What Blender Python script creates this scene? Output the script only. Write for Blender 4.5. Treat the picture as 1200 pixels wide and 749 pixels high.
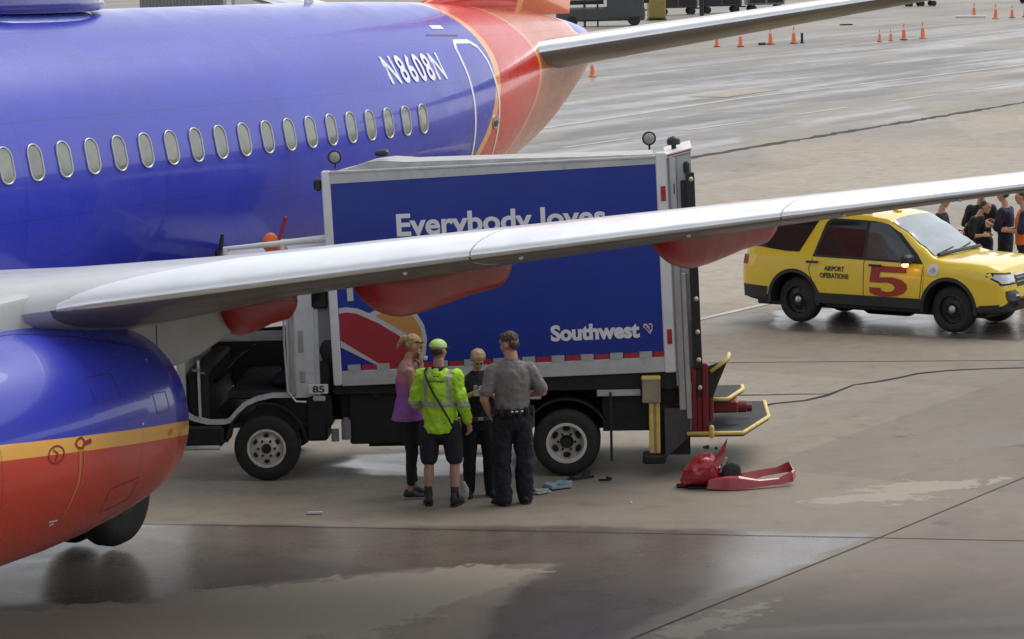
import bpy, math, random
from math import sin, cos, pi, radians, sqrt, atan2
from mathutils import Vector, Matrix, noise
random.seed(7)
SC = bpy.context.scene
for o in list(bpy.data.objects): bpy.data.objects.remove(o)
COL = SC.collection

# ------------------------------------------------------------------ camera
F_PX, CAM_H, PITCH, ROLL = 3300.0, 6.2, 0.1363, 0.025
fw = Vector((0, cos(PITCH), -sin(PITCH))); up0 = Vector((0, sin(PITCH), cos(PITCH))); rt0 = Vector((1, 0, 0))
rt = rt0*cos(ROLL) - up0*sin(ROLL); upv = rt0*sin(ROLL) + up0*cos(ROLL)
cd = bpy.data.cameras.new('camera'); cam = bpy.data.objects.new('camera', cd); COL.objects.link(cam)
cd.sensor_fit = 'HORIZONTAL'; cd.sensor_width = 36.0; cd.lens = F_PX/1200*36.0
cd.clip_start = 0.5; cd.clip_end = 9000
M = Matrix((rt, upv, -fw)).transposed().to_4x4(); M.translation = Vector((0, 0, CAM_H)); cam.matrix_world = M
SC.camera = cam
# ------------------------------------------------------------------ world, sun, exposure
SUN_EL, SUN_ROT = radians(55), radians(46)
w = bpy.data.worlds.new('World'); SC.world = w; w.use_nodes = True
nt = w.node_tree; nt.nodes.clear()
wo = nt.nodes.new('ShaderNodeOutputWorld'); bg = nt.nodes.new('ShaderNodeBackground')
sky = nt.nodes.new('ShaderNodeTexSky'); sky.sky_type = 'NISHITA'; sky.sun_disc = False
sky.sun_elevation = SUN_EL; sky.sun_rotation = SUN_ROT; sky.dust_density = 1.0; sky.air_density = 1.0
hs = nt.nodes.new('ShaderNodeHueSaturation'); hs.inputs['Saturation'].default_value = 0.22
nt.links.new(sky.outputs[0], hs.inputs['Color']); nt.links.new(hs.outputs[0], bg.inputs['Color'])
bg.inputs['Strength'].default_value = 0.15
nt.links.new(bg.outputs[0], wo.inputs['Surface'])
sd = bpy.data.lights.new('sun', 'SUN'); sun = bpy.data.objects.new('sun', sd); COL.objects.link(sun)
sd.energy = 1.1; sd.angle = radians(40); sd.color = (1.0, 0.965, 0.91)
# sky sun_rotation: azimuth from +Y towards +X
sdir = Vector((sin(SUN_ROT)*cos(SUN_EL), cos(SUN_ROT)*cos(SUN_EL), sin(SUN_EL)))
sun.rotation_euler = (-sdir).to_track_quat('-Z', 'Y').to_euler()
SC.view_settings.view_transform = 'Standard'; SC.view_settings.look = 'None'
SC.view_settings.exposure = 0.55; SC.view_settings.gamma = 1.0
SC.render.engine = 'CYCLES'
SC.cycles.max_bounces = 8

# ------------------------------------------------------------------ node helper
class NT:
    def __init__(s, name):
        s.m = bpy.data.materials.new(name); s.m.use_nodes = True; s.t = s.m.node_tree
        s.b = s.t.nodes['Principled BSDF']; s._c = {}
    def n(s, typ, **kw):
        q = s.t.nodes.new(typ)
        for k, v in kw.items(): setattr(q, k, v)
        return q
    def link(s, a, b): s.t.links.new(a, b)
    def inp(s, sock, v):
        if hasattr(v, 'is_output'): s.link(v, sock)
        elif v is not None:
            if isinstance(v, tuple) and len(v) == 3 and sock.type == 'RGBA': v = v + (1,)
            sock.default_value = v
    def obj(s):
        if 'o' not in s._c:
            tc = s.n('ShaderNodeTexCoord'); s._c['o'] = tc.outputs['Object']
        return s._c['o']
    def geo(s):
        if 'g' not in s._c: s._c['g'] = s.n('ShaderNodeNewGeometry').outputs['Position']
        return s._c['g']
    def xyz(s, v=None):
        q = s.n('ShaderNodeSeparateXYZ'); s.link(v or s.obj(), q.inputs[0]); return q.outputs
    def m_(s, op, a, b=None, c=None, clamp=False):
        q = s.n('ShaderNodeMath', operation=op); q.use_clamp = clamp
        s.inp(q.inputs[0], a)
        if b is not None: s.inp(q.inputs[1], b)
        if c is not None: s.inp(q.inputs[2], c)
        return q.outputs[0]
    def mix(s, f, a, b, blend='MIX'):
        q = s.n('ShaderNodeMix', data_type='RGBA', blend_type=blend)
        s.inp(q.inputs[0], f); s.inp(q.inputs[6], a); s.inp(q.inputs[7], b); return q.outputs[2]
    def noise(s, scale, detail=4, rough=.55, vec=None, dist=0):
        q = s.n('ShaderNodeTexNoise'); s.link(vec or s.obj(), q.inputs['Vector'])
        q.inputs['Scale'].default_value = scale; q.inputs['Detail'].default_value = detail
        q.inputs['Roughness'].default_value = rough; q.inputs['Distortion'].default_value = dist
        return q.outputs['Fac']
    def ramp(s, f, a, b):   # smooth map a..b -> 0..1
        q = s.n('ShaderNodeMapRange', interpolation_type='SMOOTHSTEP'); s.inp(q.inputs[0], f)
        q.inputs[1].default_value = a; q.inputs[2].default_value = b; return q.outputs[0]
    def lin(s, f, a, b, c, d):
        q = s.n('ShaderNodeMapRange'); s.inp(q.inputs[0], f)
        for i, v in enumerate((a, b, c, d)): q.inputs[i+1].default_value = v
        return q.outputs[0]
    def stretch(s, sc, vec=None):
        q = s.n('ShaderNodeMapping'); s.link(vec or s.obj(), q.inputs[0]); q.inputs['Scale'].default_value = sc; return q.outputs[0]
    def bump(s, h, strength=.2, dist=.01):
        q = s.n('ShaderNodeBump'); s.link(h, q.inputs['Height']); q.inputs['Strength'].default_value = strength
        q.inputs['Distance'].default_value = dist; s.link(q.outputs[0], s.b.inputs['Normal'])
    def set(s, **kw):
        for k, v in kw.items(): s.inp(s.b.inputs[k.replace('_', ' ')], v)

def pm(name, col, rough=.5, metal=0.0, coat=0.0, var=.12, scale=3.0, bump=0.0, bscale=30, dirt=0.0, dirtcol=(.06,.055,.05)):
    k = NT(name)
    nz = k.noise(scale, 5)
    v = k.lin(nz, .3, .7, 1-var, 1+var)
    mul = k.n('ShaderNodeVectorMath', operation='SCALE'); mul.inputs[0].default_value = col; k.link(v, mul.inputs[3])
    c = mul.outputs[0]
    if dirt > 0:
        d = k.ramp(k.noise(scale*2.3, 6, .65), .5, .75)
        c = k.mix(k.m_('MULTIPLY', d, dirt), c, dirtcol)
    k.set(Base_Color=c, Metallic=metal, Coat_Weight=coat, Coat_Roughness=.06)
    k.set(Roughness=k.lin(k.noise(scale*1.7, 4), .3, .7, max(0.02, rough-.08), min(1, rough+.08)))
    if bump: k.bump(k.noise(bscale, 4), bump, .01)
    return k.m

# ------------------------------------------------------------------ mesh helper
class MB:
    def __init__(s): s.v = []; s.f = []; s.mi = []; s.cur = 0; s.T = None
    def add(s, vs, fs):
        o = len(s.v)
        for p in vs:
            p = Vector(p)
            s.v.append(tuple(s.T @ p) if s.T else tuple(p))
        for f in fs: s.f.append([i+o for i in f]); s.mi.append(s.cur)
        return s
    def mat(s, i): s.cur = i; return s
    def box(s, a, b, bev=0.0):
        x0, y0, z0 = [min(a[i], b[i]) for i in range(3)]; x1, y1, z1 = [max(a[i], b[i]) for i in range(3)]
        if bev <= 0:
            vs = [(x0,y0,z0),(x1,y0,z0),(x1,y1,z0),(x0,y1,z0),(x0,y0,z1),(x1,y0,z1),(x1,y1,z1),(x0,y1,z1)]
            return s.add(vs, [(0,3,2,1),(4,5,6,7),(0,1,5,4),(1,2,6,5),(2,3,7,6),(3,0,4,7)])
        e = min(bev, (x1-x0)*.45, (y1-y0)*.45, (z1-z0)*.45)
        rings = []
        for z, ins in ((z0, e), (z0+e, 0), (z1-e, 0), (z1, e)):
            a0, a1, b0, b1 = x0+ins, x1-ins, y0+ins, y1-ins; c = e if ins == 0 else e*.6
            rings.append([(a0+c,b0,z),(a1-c,b0,z),(a1,b0+c,z),(a1,b1-c,z),(a1-c,b1,z),(a0+c,b1,z),(a0,b1-c,z),(a0,b0+c,z)])
        return s.loft(rings)
    def loft(s, rings, cap=True, closed=True):
        n = len(rings[0]); vs = [p for r in rings for p in r]; fs = []
        for i in range(len(rings)-1):
            for j in range(n if closed else n-1):
                k = (j+1) % n
                fs.append((i*n+j, i*n+k, (i+1)*n+k, (i+1)*n+j))
        if cap and closed:
            fs.append(tuple(reversed(range(n)))); fs.append(tuple((len(rings)-1)*n+j for j in range(n)))
        return s.add(vs, fs)
    def cone(s, p0, p1, r0, r1, n=16, cap=True, round_=False):
        p0, p1 = Vector(p0), Vector(p1); d = (p1-p0); L = d.length; d = d.normalized()
        t = Vector((0,0,1)) if abs(d.z) < .9 else Vector((1,0,0)); a = d.cross(t).normalized(); b = d.cross(a)
        rings = []
        def ring(c, r): return [tuple(c + a*(r*cos(2*pi*k/n)) + b*(r*sin(2*pi*k/n))) for k in range(n)]
        if round_:
            for k in range(1, 5): t_ = pi/2*(k/5); rings.append(ring(p0 - d*(r0*cos(t_)), r0*sin(t_)))
        rings.append(ring(p0, r0)); rings.append(ring(p1, r1))
        if round_:
            for k in range(4, 0, -1): t_ = pi/2*(k/5); rings.append(ring(p1 + d*(r1*cos(t_)), r1*sin(t_)))
        # orient outward
        rings = [list(reversed(r)) for r in rings]
        return s.loft(rings, cap)
    def chain(s, pts, rs, n=14):
        for i in range(len(pts)-1): s.cone(pts[i], pts[i+1], rs[i], rs[i+1], n, True, True)
        return s
    def path(s, pts, r, n=8, closed=False):
        P = [Vector(p) for p in pts]; rings = []; prev = None
        m = len(P)
        for i, p in enumerate(P):
            if closed: d = P[(i+1) % m] - P[i-1]
            else: d = P[min(i+1, m-1)] - P[max(i-1, 0)]
            d.normalize()
            if prev is None:
                t = Vector((0,0,1)) if abs(d.z) < .9 else Vector((1,0,0)); a = d.cross(t).normalized()
            else:
                a = (prev - d*prev.dot(d)).normalized()
            prev = a; b = d.cross(a); rr = r[i] if isinstance(r, (list, tuple)) else r
            rings.append([tuple(p + a*(rr*cos(-2*pi*k/n)) + b*(rr*sin(-2*pi*k/n))) for k in range(n)])
        if closed: rings.append(rings[0]); return s.loft(rings, False)
        return s.loft(rings)
    def ell(s, c, r, n=16, m=10, M=None):
        c = Vector(c); rings = []
        for i in range(m+1):
            t = pi*i/m; t = min(max(t, .02), pi-.02)
            ring = []
            for k in range(n):
                q = Vector((r[0]*sin(t)*cos(2*pi*k/n), r[1]*sin(t)*sin(2*pi*k/n), -r[2]*cos(t)))
                if M: q = M @ q
                ring.append(tuple(c+q))
            rings.append(ring)
        return s.loft(rings)
    def lathe(s, prof, o, ax, n=32, cap=False):   # prof (t along ax, r)
        o = Vector(o); d = Vector(ax).normalized(); t = Vector((0,0,1)) if abs(d.z) < .9 else Vector((1,0,0))
        a = d.cross(t).normalized(); b = d.cross(a)
        rings = [[tuple(o + d*x + a*(r*cos(-2*pi*k/n)) + b*(r*sin(-2*pi*k/n))) for k in range(n)] for x, r in prof]
        return s.loft(rings, cap)
    def prism(s, poly, a, b, axis='y'):  # poly 2D in remaining axes
        def mk(u, v, w):
            return {'y': (u, w, v), 'x': (w, u, v), 'z': (u, v, w)}[axis]
        n = len(poly); A = sum(poly[i][0]*poly[(i+1)%n][1]-poly[(i+1)%n][0]*poly[i][1] for i in range(n))
        if (A > 0) == (axis != 'y'): pass
        else: poly = list(reversed(poly))
        if a > b: a, b = b, a
        r0 = [mk(u, v, a) for u, v in poly]; r1 = [mk(u, v, b) for u, v in poly]
        return s.loft([r0, r1])
    def rings(s, L, n=20, M=None):   # L: (cx,cy,cz,rx,ry) horizontal ellipses
        R = []
        for cx, cy, cz, rx, ry in L:
            R.append([(cx+rx*cos(2*pi*k/n), cy+ry*sin(2*pi*k/n), cz) for k in range(n)])
        return s.loft(R)
    def quad(s, *p): return s.add(p, [tuple(range(len(p)))])
    def build(s, name, mats, parent=None, smooth=False, angle=None):
        me = bpy.data.meshes.new(name); me.from_pydata(s.v, [], s.f)
        if not isinstance(mats, (list, tuple)): mats = [mats]
        for m in mats: me.materials.append(m)
        if len(mats) > 1:
            me.polygons.foreach_set('material_index', s.mi)
        me.update()
        if smooth or angle:
            me.shade_smooth()
            if angle: me.set_sharp_from_angle(angle=radians(angle))
        o = bpy.data.objects.new(name, me); COL.objects.link(o)
        if parent: o.parent = parent
        return o
def empty(name, loc=(0,0,0), rz=0, label=None, cat=None, group=None):
    o = bpy.data.objects.new(name, None); COL.objects.link(o); o.location = loc; o.rotation_euler = (0, 0, rz)
    o.empty_display_size = .2
    tag(o, label, cat, group); return o
def tag(o, label=None, cat=None, group=None, kind=None):
    for k, v in (('label', label), ('category', cat), ('group', group), ('kind', kind)):
        if v: o[k] = v
    return o
def copy_tree(o, parent=None):
    c = o.copy(); COL.objects.link(c)
    if parent: c.parent = parent
    for ch in [q for q in bpy.data.objects if q.parent == o]: copy_tree(ch, c)
    return c
def apply_mods(o):
    dg = bpy.context.evaluated_depsgraph_get(); dg.update()
    me = bpy.data.meshes.new_from_object(o.evaluated_get(dg)); o.modifiers.clear(); old = o.data; o.data = me
    bpy.data.meshes.remove(old)
def recalc(o):
    import bmesh
    b = bmesh.new(); b.from_mesh(o.data); bmesh.ops.recalc_face_normals(b, faces=b.faces); b.to_mesh(o.data); b.free()
def text_geo(body, offset=.0, extrude=.0, spacing=1.0, shear=0):
    cu = bpy.data.curves.new('t', 'FONT'); cu.body = body; cu.offset = offset; cu.extrude = extrude
    cu.space_character = spacing; cu.resolution_u = 4; cu.shear = shear
    o = bpy.data.objects.new('t', cu); COL.objects.link(o)
    dg = bpy.context.evaluated_depsgraph_get(); me = bpy.data.meshes.new_from_object(o.evaluated_get(dg))
    vs = [tuple(v.co) for v in me.vertices]; fs = [tuple(p.vertices) for p in me.polygons]
    bpy.data.objects.remove(o); bpy.data.curves.remove(cu); bpy.data.meshes.remove(me)
    x0 = min(v[0] for v in vs); x1 = max(v[0] for v in vs); z0 = min(v[1] for v in vs); z1 = max(v[1] for v in vs)
    return [((v[0]-x0)/(x1-x0), (v[1]-z0)/(z1-z0)) for v in vs], fs, (x1-x0)/(z1-z0)

# ------------------------------------------------------------------ shared materials
MT = {}
MT['black'] = pm('black_plastic', (.018,.018,.02), .45, dirt=.2)
MT['rubber'] = pm('tyre_rubber', (.022,.021,.021), .75, dirt=.4, dirtcol=(.07,.065,.06), scale=9)
MT['dark'] = pm('dark_chassis', (.012,.012,.013), .6, dirt=.35, dirtcol=(.04,.036,.03), scale=6)
MT['white'] = pm('white_paint', (.72,.72,.71), .35, var=.06, dirt=.25, dirtcol=(.4,.38,.35), scale=2.5)
MT['greywhite'] = pm('weathered_white_metal', (.5,.51,.51), .42, var=.1, dirt=.4, dirtcol=(.25,.24,.22), scale=4)
MT['alu'] = pm('dull_aluminium', (.55,.55,.56), .38, .8, var=.1, scale=5)
MT['grey'] = pm('mid_grey_paint', (.22,.22,.225), .5, dirt=.3, scale=4)
MT['dgrey'] = pm('dark_grey_paint', (.06,.062,.066), .5, dirt=.3, scale=4)
MT['yellow'] = pm('safety_yellow', (.70,.52,.13), .5, dirt=.5, dirtcol=(.3,.24,.12), scale=8)
MT['red'] = pm('red_paint', (.33,.022,.03), .35, dirt=.1, scale=4)
MT['truckblue'] = pm('truck_panel_blue', (.009,.032,.28), .42, coat=.05, var=.1, scale=1.2, dirt=.10, dirtcol=(.08,.09,.16))
MT['lettering'] = pm('white_vinyl', (.78,.78,.8), .4, var=.02)
MT['glass'] = pm('dark_window_glass', (.012,.014,.016), .06, var=.05)
MT['lens'] = pm('lamp_lens', (.35,.35,.32), .12, var=.1)

# ================================================================== GROUND
def ground_material():
    k = NT('apron_concrete'); P = k.geo(); x, y, z = k.xyz(P)
    at = k.n('ShaderNodeAttribute'); at.attribute_name = 'stain'
    sep = k.n('ShaderNodeSeparateColor'); k.link(at.outputs['Color'], sep.inputs[0])
    wetm, drym, farm = sep.outputs
    rot = k.n('ShaderNodeMapping'); k.link(P, rot.inputs[0]); rot.inputs['Rotation'].default_value = (0, 0, radians(-56))
    gs = rot.outputs[0]
    st = k.n('ShaderNodeMapping'); k.link(gs, st.inputs[0]); st.inputs['Scale'].default_value = (.35, 1.0, 1)
    n_big = k.noise(.16, 5, .6, st.outputs[0], .6); n_mid = k.noise(.9, 6, .62, P, .8); n_fine = k.noise(14, 6, .7, P); n_rag = k.noise(2.6, 8, .68, P, .7)
    st4 = k.n('ShaderNodeMapping'); k.link(P, st4.inputs[0]); st4.inputs['Scale'].default_value = (.45, .9, 1)
    n_lob = k.noise(1.7, 7, .62, st4.outputs[0], .9)
    n_grit = k.noise(70, 3, .7, P)
    base = k.mix(k.ramp(n_big, .34, .66), (.13,.106,.082), (.232,.195,.152))
    base = k.mix(k.m_('MULTIPLY', k.ramp(n_mid, .48, .78), .5), base, (.27,.24,.2))
    base = k.mix(k.m_('MULTIPLY', k.ramp(n_rag, .52, .74), .38), base, (.105,.09,.075))
    us = k.m_('ADD', k.m_('MULTIPLY', k.m_('SUBTRACT', x, 5.27), -sin(radians(57))), k.m_('MULTIPLY', k.m_('SUBTRACT', y, 77.3), cos(radians(57))))
    tanm = k.m_('MULTIPLY', k.ramp(us, -30, -12), k.m_('SUBTRACT', 1.0, farm))
    base = k.mix(k.m_('MULTIPLY', tanm, .7), base, k.mix(k.ramp(n_rag, .4, .65), (.40,.345,.26), (.31,.27,.21)))
    # slab to slab tone changes, slabs laid at 56 degrees
    ck = k.n('ShaderNodeTexVoronoi', distance='CHEBYCHEV'); k.link(gs, ck.inputs['Vector']); ck.inputs['Scale'].default_value = .16; ck.inputs['Randomness'].default_value = 0
    tone = k.xyz(ck.outputs['Color'])[0]
    sc2 = k.n('ShaderNodeVectorMath', operation='SCALE'); k.link(base, sc2.inputs[0]); k.link(k.lin(tone, 0, 1, .86, 1.12), sc2.inputs[3]); base = sc2.outputs[0]
    # dry pale patch
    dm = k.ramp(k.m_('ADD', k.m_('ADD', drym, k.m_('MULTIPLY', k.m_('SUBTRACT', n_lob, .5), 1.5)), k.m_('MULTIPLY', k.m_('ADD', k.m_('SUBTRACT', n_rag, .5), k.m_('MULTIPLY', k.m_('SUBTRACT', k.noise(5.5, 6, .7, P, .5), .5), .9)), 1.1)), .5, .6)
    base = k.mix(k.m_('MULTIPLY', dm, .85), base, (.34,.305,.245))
    # wet mask: painted regions + streaks everywhere
    wet = k.ramp(k.m_('ADD', wetm, k.m_('MULTIPLY', k.m_('SUBTRACT', n_lob, .5), .9)), .3, .75)
    # far part: greyer wet taxi lane with streaks
    u = k.xyz(gs)
    st2 = k.n('ShaderNodeMapping'); k.link(gs, st2.inputs[0]); st2.inputs['Scale'].default_value = (.05, .42, 1)
    n_str = k.noise(1.0, 6, .6, st2.outputs[0], .5)
    farw = k.m_('MULTIPLY', farm, k.ramp(n_str, .36, .62))
    base = k.mix(k.m_('MULTIPLY', farm, .75), base, k.mix(k.ramp(k.noise(.12, 6, .6, st.outputs[0], 1.0), .42, .6), (.17,.165,.16), (.29,.255,.21)))
    st3 = k.n('ShaderNodeMapping'); k.link(P, st3.inputs[0]); st3.inputs['Scale'].default_value = (.1, .5, 1)
    n_pd = k.noise(.7, 5, .6, st3.outputs[0], .8)
    damp = k.m_('MULTIPLY', k.ramp(n_pd, .5, .68), k.m_('MULTIPLY', .5, k.m_('SUBTRACT', 1.0, dm)))
    allw = k.m_('MAXIMUM', k.m_('MAXIMUM', wet, k.m_('MULTIPLY', farw, .8)), damp)
    allw = k.m_('MULTIPLY', allw, k.m_('SUBTRACT', 1.0, k.m_('MULTIPLY', dm, .85)))
    base = k.mix(allw, base, k.mix(1.0, base, (.56,.54,.56), 'MULTIPLY'))
    # grit, oil speckles
    base = k.mix(k.m_('MULTIPLY', k.ramp(n_fine, .55, .8), .35), base, (.1,.09,.08))
    base = k.mix(k.m_('MULTIPLY', k.ramp(n_grit, .5, .8), .3), base, (.32,.3,.27))
    vo = k.n('ShaderNodeTexVoronoi'); k.link(P, vo.inputs['Vector']); vo.inputs['Scale'].default_value = .7
    spot = k.m_('MULTIPLY', k.ramp(vo.outputs['Distance'], .16, .03), k.ramp(n_rag, .45, .6))
    base = k.mix(k.m_('MULTIPLY', spot, .6), base, (.05,.043,.038))
    rough = k.m_('ADD', k.lin(allw, 0, 1, .66, .28), k.m_('MULTIPLY', farm, -.03))
    rough = k.m_('ADD', rough, k.m_('MULTIPLY', k.m_('SUBTRACT', n_mid, .5), .3))
    k.set(Base_Color=base, Roughness=rough, Specular_IOR_Level=k.lin(allw, 0, 1, .2, .42))
    h = k.m_('ADD', k.m_('MULTIPLY', n_fine, .5), k.m_('MULTIPLY', n_grit, .5))
    q = k.n('ShaderNodeBump'); k.link(h, q.inputs['Height']); q.inputs['Distance'].default_value = .006
    k.link(k.lin(allw, 0, 1, .5, .06), q.inputs['Strength']); k.link(q.outputs[0], k.b.inputs['Normal'])
    return k.m
def sd_ell(x, y, cx, cy, rx, ry, rot=0):
    dx, dy = x-cx, y-cy; c, s_ = cos(rot), sin(rot); a = dx*c+dy*s_; b = -dx*s_+dy*c
    return 1 - sqrt((a/rx)**2 + (b/ry)**2)
def sm(t, a, b):
    t = max(0, min(1, (t-a)/(b-a))); return t*t*(3-2*t)
def in_poly(x, y, poly):
    # signed distance to polygon, positive inside
    d = 1e9; ins = False; n = len(poly)
    for i in range(n):
        x1, y1 = poly[i]; x2, y2 = poly[(i+1) % n]
        if (y1 > y) != (y2 > y) and x < (x2-x1)*(y-y1)/(y2-y1)+x1: ins = not ins
        dx, dy = x2-x1, y2-y1; t = max(0, min(1, ((x-x1)*dx+(y-y1)*dy)/(dx*dx+dy*dy+1e-9)))
        d = min(d, sqrt((x-x1-t*dx)**2+(y-y1-t*dy)**2))
    return d if ins else -d
WET = [  # polygons of wet concrete (m)
 [(-8,30.1),(-3.5,29.75),(-1.4,29.35),(.8,29.1),(3.7,28.35),(2.6,26.6),(1.2,24.9),(.6,23.5),(-.6,22.8),(-.2,25.8),(.3,27.3),(-.9,27.25),(-2.4,26.7),(-3.6,26.0),(-8,26.2)],
 [(-2.2,32.9),(-1.7,32.2),(-1.1,31.95),(-.1,32.1),(.0,33.2),(-1.2,33.6),(-1.9,33.5)],
 [(4.0,43.2),(7.6,41.4),(9,43.0),(8.4,45.4),(4.2,45.6)],
]
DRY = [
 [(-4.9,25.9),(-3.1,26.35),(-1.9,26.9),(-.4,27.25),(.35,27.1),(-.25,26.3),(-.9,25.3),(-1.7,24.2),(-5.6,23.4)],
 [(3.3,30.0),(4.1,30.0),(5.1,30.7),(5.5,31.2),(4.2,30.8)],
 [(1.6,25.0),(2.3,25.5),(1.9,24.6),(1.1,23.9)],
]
def build_ground():
    def axis(a, b, step, far, neg):
        L = []; v = a
        while v <= b: L.append(v); v += step
        g = step; v = b
        while v < far: g *= 1.35; v += g; L.append(v)
        g = step; v = a
        while v > neg: g *= 1.35; v -= g; L.insert(0, v)
        return L
    xs = axis(-8, 12, .16, 3500, -3500); ys = axis(22, 50, .16, 5000, -3000)
    nx, ny = len(xs), len(ys)
    vs = [(x, y, 0) for y in ys for x in xs]
    fs = [(j*nx+i, j*nx+i+1, (j+1)*nx+i+1, (j+1)*nx+i) for j in range(ny-1) for i in range(nx-1)]
    me = bpy.data.meshes.new('apron'); me.from_pydata(vs, [], fs)
    ca = me.color_attributes.new('stain', 'FLOAT_COLOR', 'POINT'); buf = []
    for (x, y, z) in vs:
        wv = dv = 0.0
        if -10 < x < 13 and 20 < y < 52:
            wv = max(sm(in_poly(x, y, p), -.45, .45) for p in WET)
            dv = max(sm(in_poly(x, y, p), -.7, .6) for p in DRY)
        # far side of the slab edge running at 57 degrees through (5.27,77.3)
        s_ = -(x-5.27)*sin(radians(57)) + (y-77.3)*cos(radians(57))
        fv = sm(s_, -.3, .3) * (1 - .55*sm(s_, 22, 40))
        buf += [wv, dv, fv, 1]
    ca.data.foreach_set('color', buf)
    me.materials.append(ground_material())
    o = bpy.data.objects.new('apron', me); COL.objects.link(o); tag(o, kind='structure')
    return o
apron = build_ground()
def strip(pts, w, mat, name, parent=None, z=.004, jitter=0.0):
    m = MB(); L = []; P = []
    for i in range(len(pts)-1):
        (x0, y0), (x1, y1) = pts[i], pts[i+1]; n = max(1, int(math.hypot(x1-x0, y1-y0)/.4)) if jitter else 1
        for k in range(n): P.append((x0+(x1-x0)*k/n, y0+(y1-y0)*k/n))
    P.append(pts[-1])
    for i, (x, y) in enumerate(P):
        a = P[max(i-1, 0)]; b = P[min(i+1, len(P)-1)]; dx, dy = b[0]-a[0], b[1]-a[1]; l = math.hypot(dx, dy); nx_, ny_ = -dy/l, dx/l
        j = (random.random()-.5)*jitter; ww = w*(1+(random.random()-.5)*(1.0 if jitter else 0))
        L.append([(x+nx_*(ww/2+j), y+ny_*(ww/2+j), z), (x-nx_*(ww/2-j), y-ny_*(ww/2-j), z)])
    vs = [p for q in L for p in q]; fs = [(2*i, 2*i+1, 2*i+3, 2*i+2) for i in range(len(L)-1)]
    m.add(vs, fs); return m.build(name, mat, parent)
MT['seal'] = pm('joint_sealant', (.03,.027,.024), .8, var=.3, scale=2)
MT['crack'] = pm('tarred_crack', (.012,.011,.010), .85, var=.3, scale=2)
MT['oldpaint'] = pm('worn_white_marking', (.42,.41,.39), .6, var=.25, scale=1.5, dirt=.5, dirtcol=(.22,.2,.18))
MT['paleyel'] = pm('worn_yellow_marking', (.29,.25,.15), .6, var=.2, scale=1.0, dirt=.9, dirtcol=(.22,.2,.17))
strip([(-1.5,20.7),(.984,24.25),(3.72,28.18),(5.70,31.07),(9.0,35.7)], .022, MT['seal'], 'slab_joint', apron)
strip([(-7.5,30.45),(-1.5,29.22),(3.72,28.12),(10,26.75)], .02, MT['seal'], 'slab_joint', apron)
strip([(1.2,37.35),(2.95,37.22),(4.2,37.1)], .06, MT['crack'], 'crack', apron, jitter=.1)
strip([(2.0,35.6),(3.1,36.1),(4.15,36.95),(4.7,37.7),(5.56,38.72),(7.13,38.85),(10,39.2)], .055, MT['crack'], 'crack', apron, z=.008, jitter=.24)
strip([(2.0,40.2),(7.1,39.6),(14,38.8)], .03, MT['seal'], 'slab_joint', apron)
strip([(-14,47.5),(5.27,77.3),(17.8,96.9),(70,176)], .35, MT['crack'], 'slab_joint', apron, jitter=.12)
strip([(-10,73),(1.24,90.1),(8.65,103.4),(21.9,121.5),(60,184)], .28, MT['oldpaint'], 'painted_line', apron, z=.008)
dd = Vector((2.18, 3.26)).normalized()
for k in range(-3, 6):
    c = Vector((9.49, 93.3)) + dd*(k*7.1)*1.0
    strip([tuple(c), tuple(c+dd*3.9)], .2, MT['oldpaint'], 'painted_dash', apron, z=.008)
strip([(7.4,104.5),(9.9,108.5)], 1.6, MT['paleyel'], 'painted_patch', apron, z=.012)
strip([(2.6,44.1),(3.92,45.9),(9.5,53.2)], .14, MT['oldpaint'], 'painted_line', apron, z=.008)
strip([(13.5,139.5),(22,153),(26.5,160.5)], .2, MT['oldpaint'], 'painted_line', apron, z=.008)

# ================================================================== AIRPLANE
A_ = Vector((cos(1.0908)*cos(-.016), sin(1.0908)*cos(-.016), sin(-.016)))
S_ = Vector((-sin(1.0908), cos(1.0908), 0)); U_ = A_.cross(S_)
plane = empty('airplane', label='large blue, red and orange passenger jet parked across the left of the apron', cat='airplane')
PM = Matrix((A_, S_, U_)).transposed().to_4x4(); PM.translation = Vector((-6.8916, 30.0736, .0305)); plane.matrix_world = PM
# local: x aft, y starboard (port is -y), z up
FT = [(-19.4,.03,3.0,2.9,2.95),(-18.9,.45,3.38,2.5,2.95),(-18,.95,3.95,2.1,3.0),(-16.5,1.45,4.75,1.66,3.2),(-15,1.72,5.2,1.47,3.4),(-13.5,1.86,5.44,1.41,3.5),(-12,1.88,5.46,1.4,3.52),
      (4,1.88,5.46,1.4,3.52),(6,1.87,5.46,1.45,3.54),(8,1.80,5.46,1.62,3.62),(10,1.66,5.45,1.92,3.75),(12,1.42,5.41,2.3,3.95),(14,1.02,5.3,2.86,4.2),(15.5,.70,5.2,3.3,4.38),(16.6,.46,5.08,3.8,4.5),(17.2,.31,4.98,4.12,4.57),(17.5,.2,4.9,4.32,4.6),(17.6,.07,4.78,4.5,4.62)]
def fus(x):
    n = len(FT)
    for i in range(n-1):
        if x <= FT[i+1][0] or i == n-2: break
    x0, x1 = FT[i][0], FT[i+1][0]; t = max(0, min(1, (x-x0)/(x1-x0))); out = []
    for c in range(1, 5):
        p = [FT[max(i-1, 0)], FT[i], FT[i+1], FT[min(i+2, n-1)]]
        m0 = (p[2][c]-p[0][c])/(p[2][0]-p[0][0])*(x1-x0) if p[2][0] != p[0][0] else 0
        m1 = (p[3][c]-p[1][c])/(p[3][0]-p[1][0])*(x1-x0) if p[3][0] != p[1][0] else 0
        if abs(p[1][c]-p[2][c]) < 1e-6: m0 = m1 = 0
        h = (2*t**3-3*t*t+1)*p[1][c] + (t**3-2*t*t+t)*m0 + (-2*t**3+3*t*t)*p[2][c] + (t**3-t*t)*m1
        out.append(h)
    return out
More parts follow.
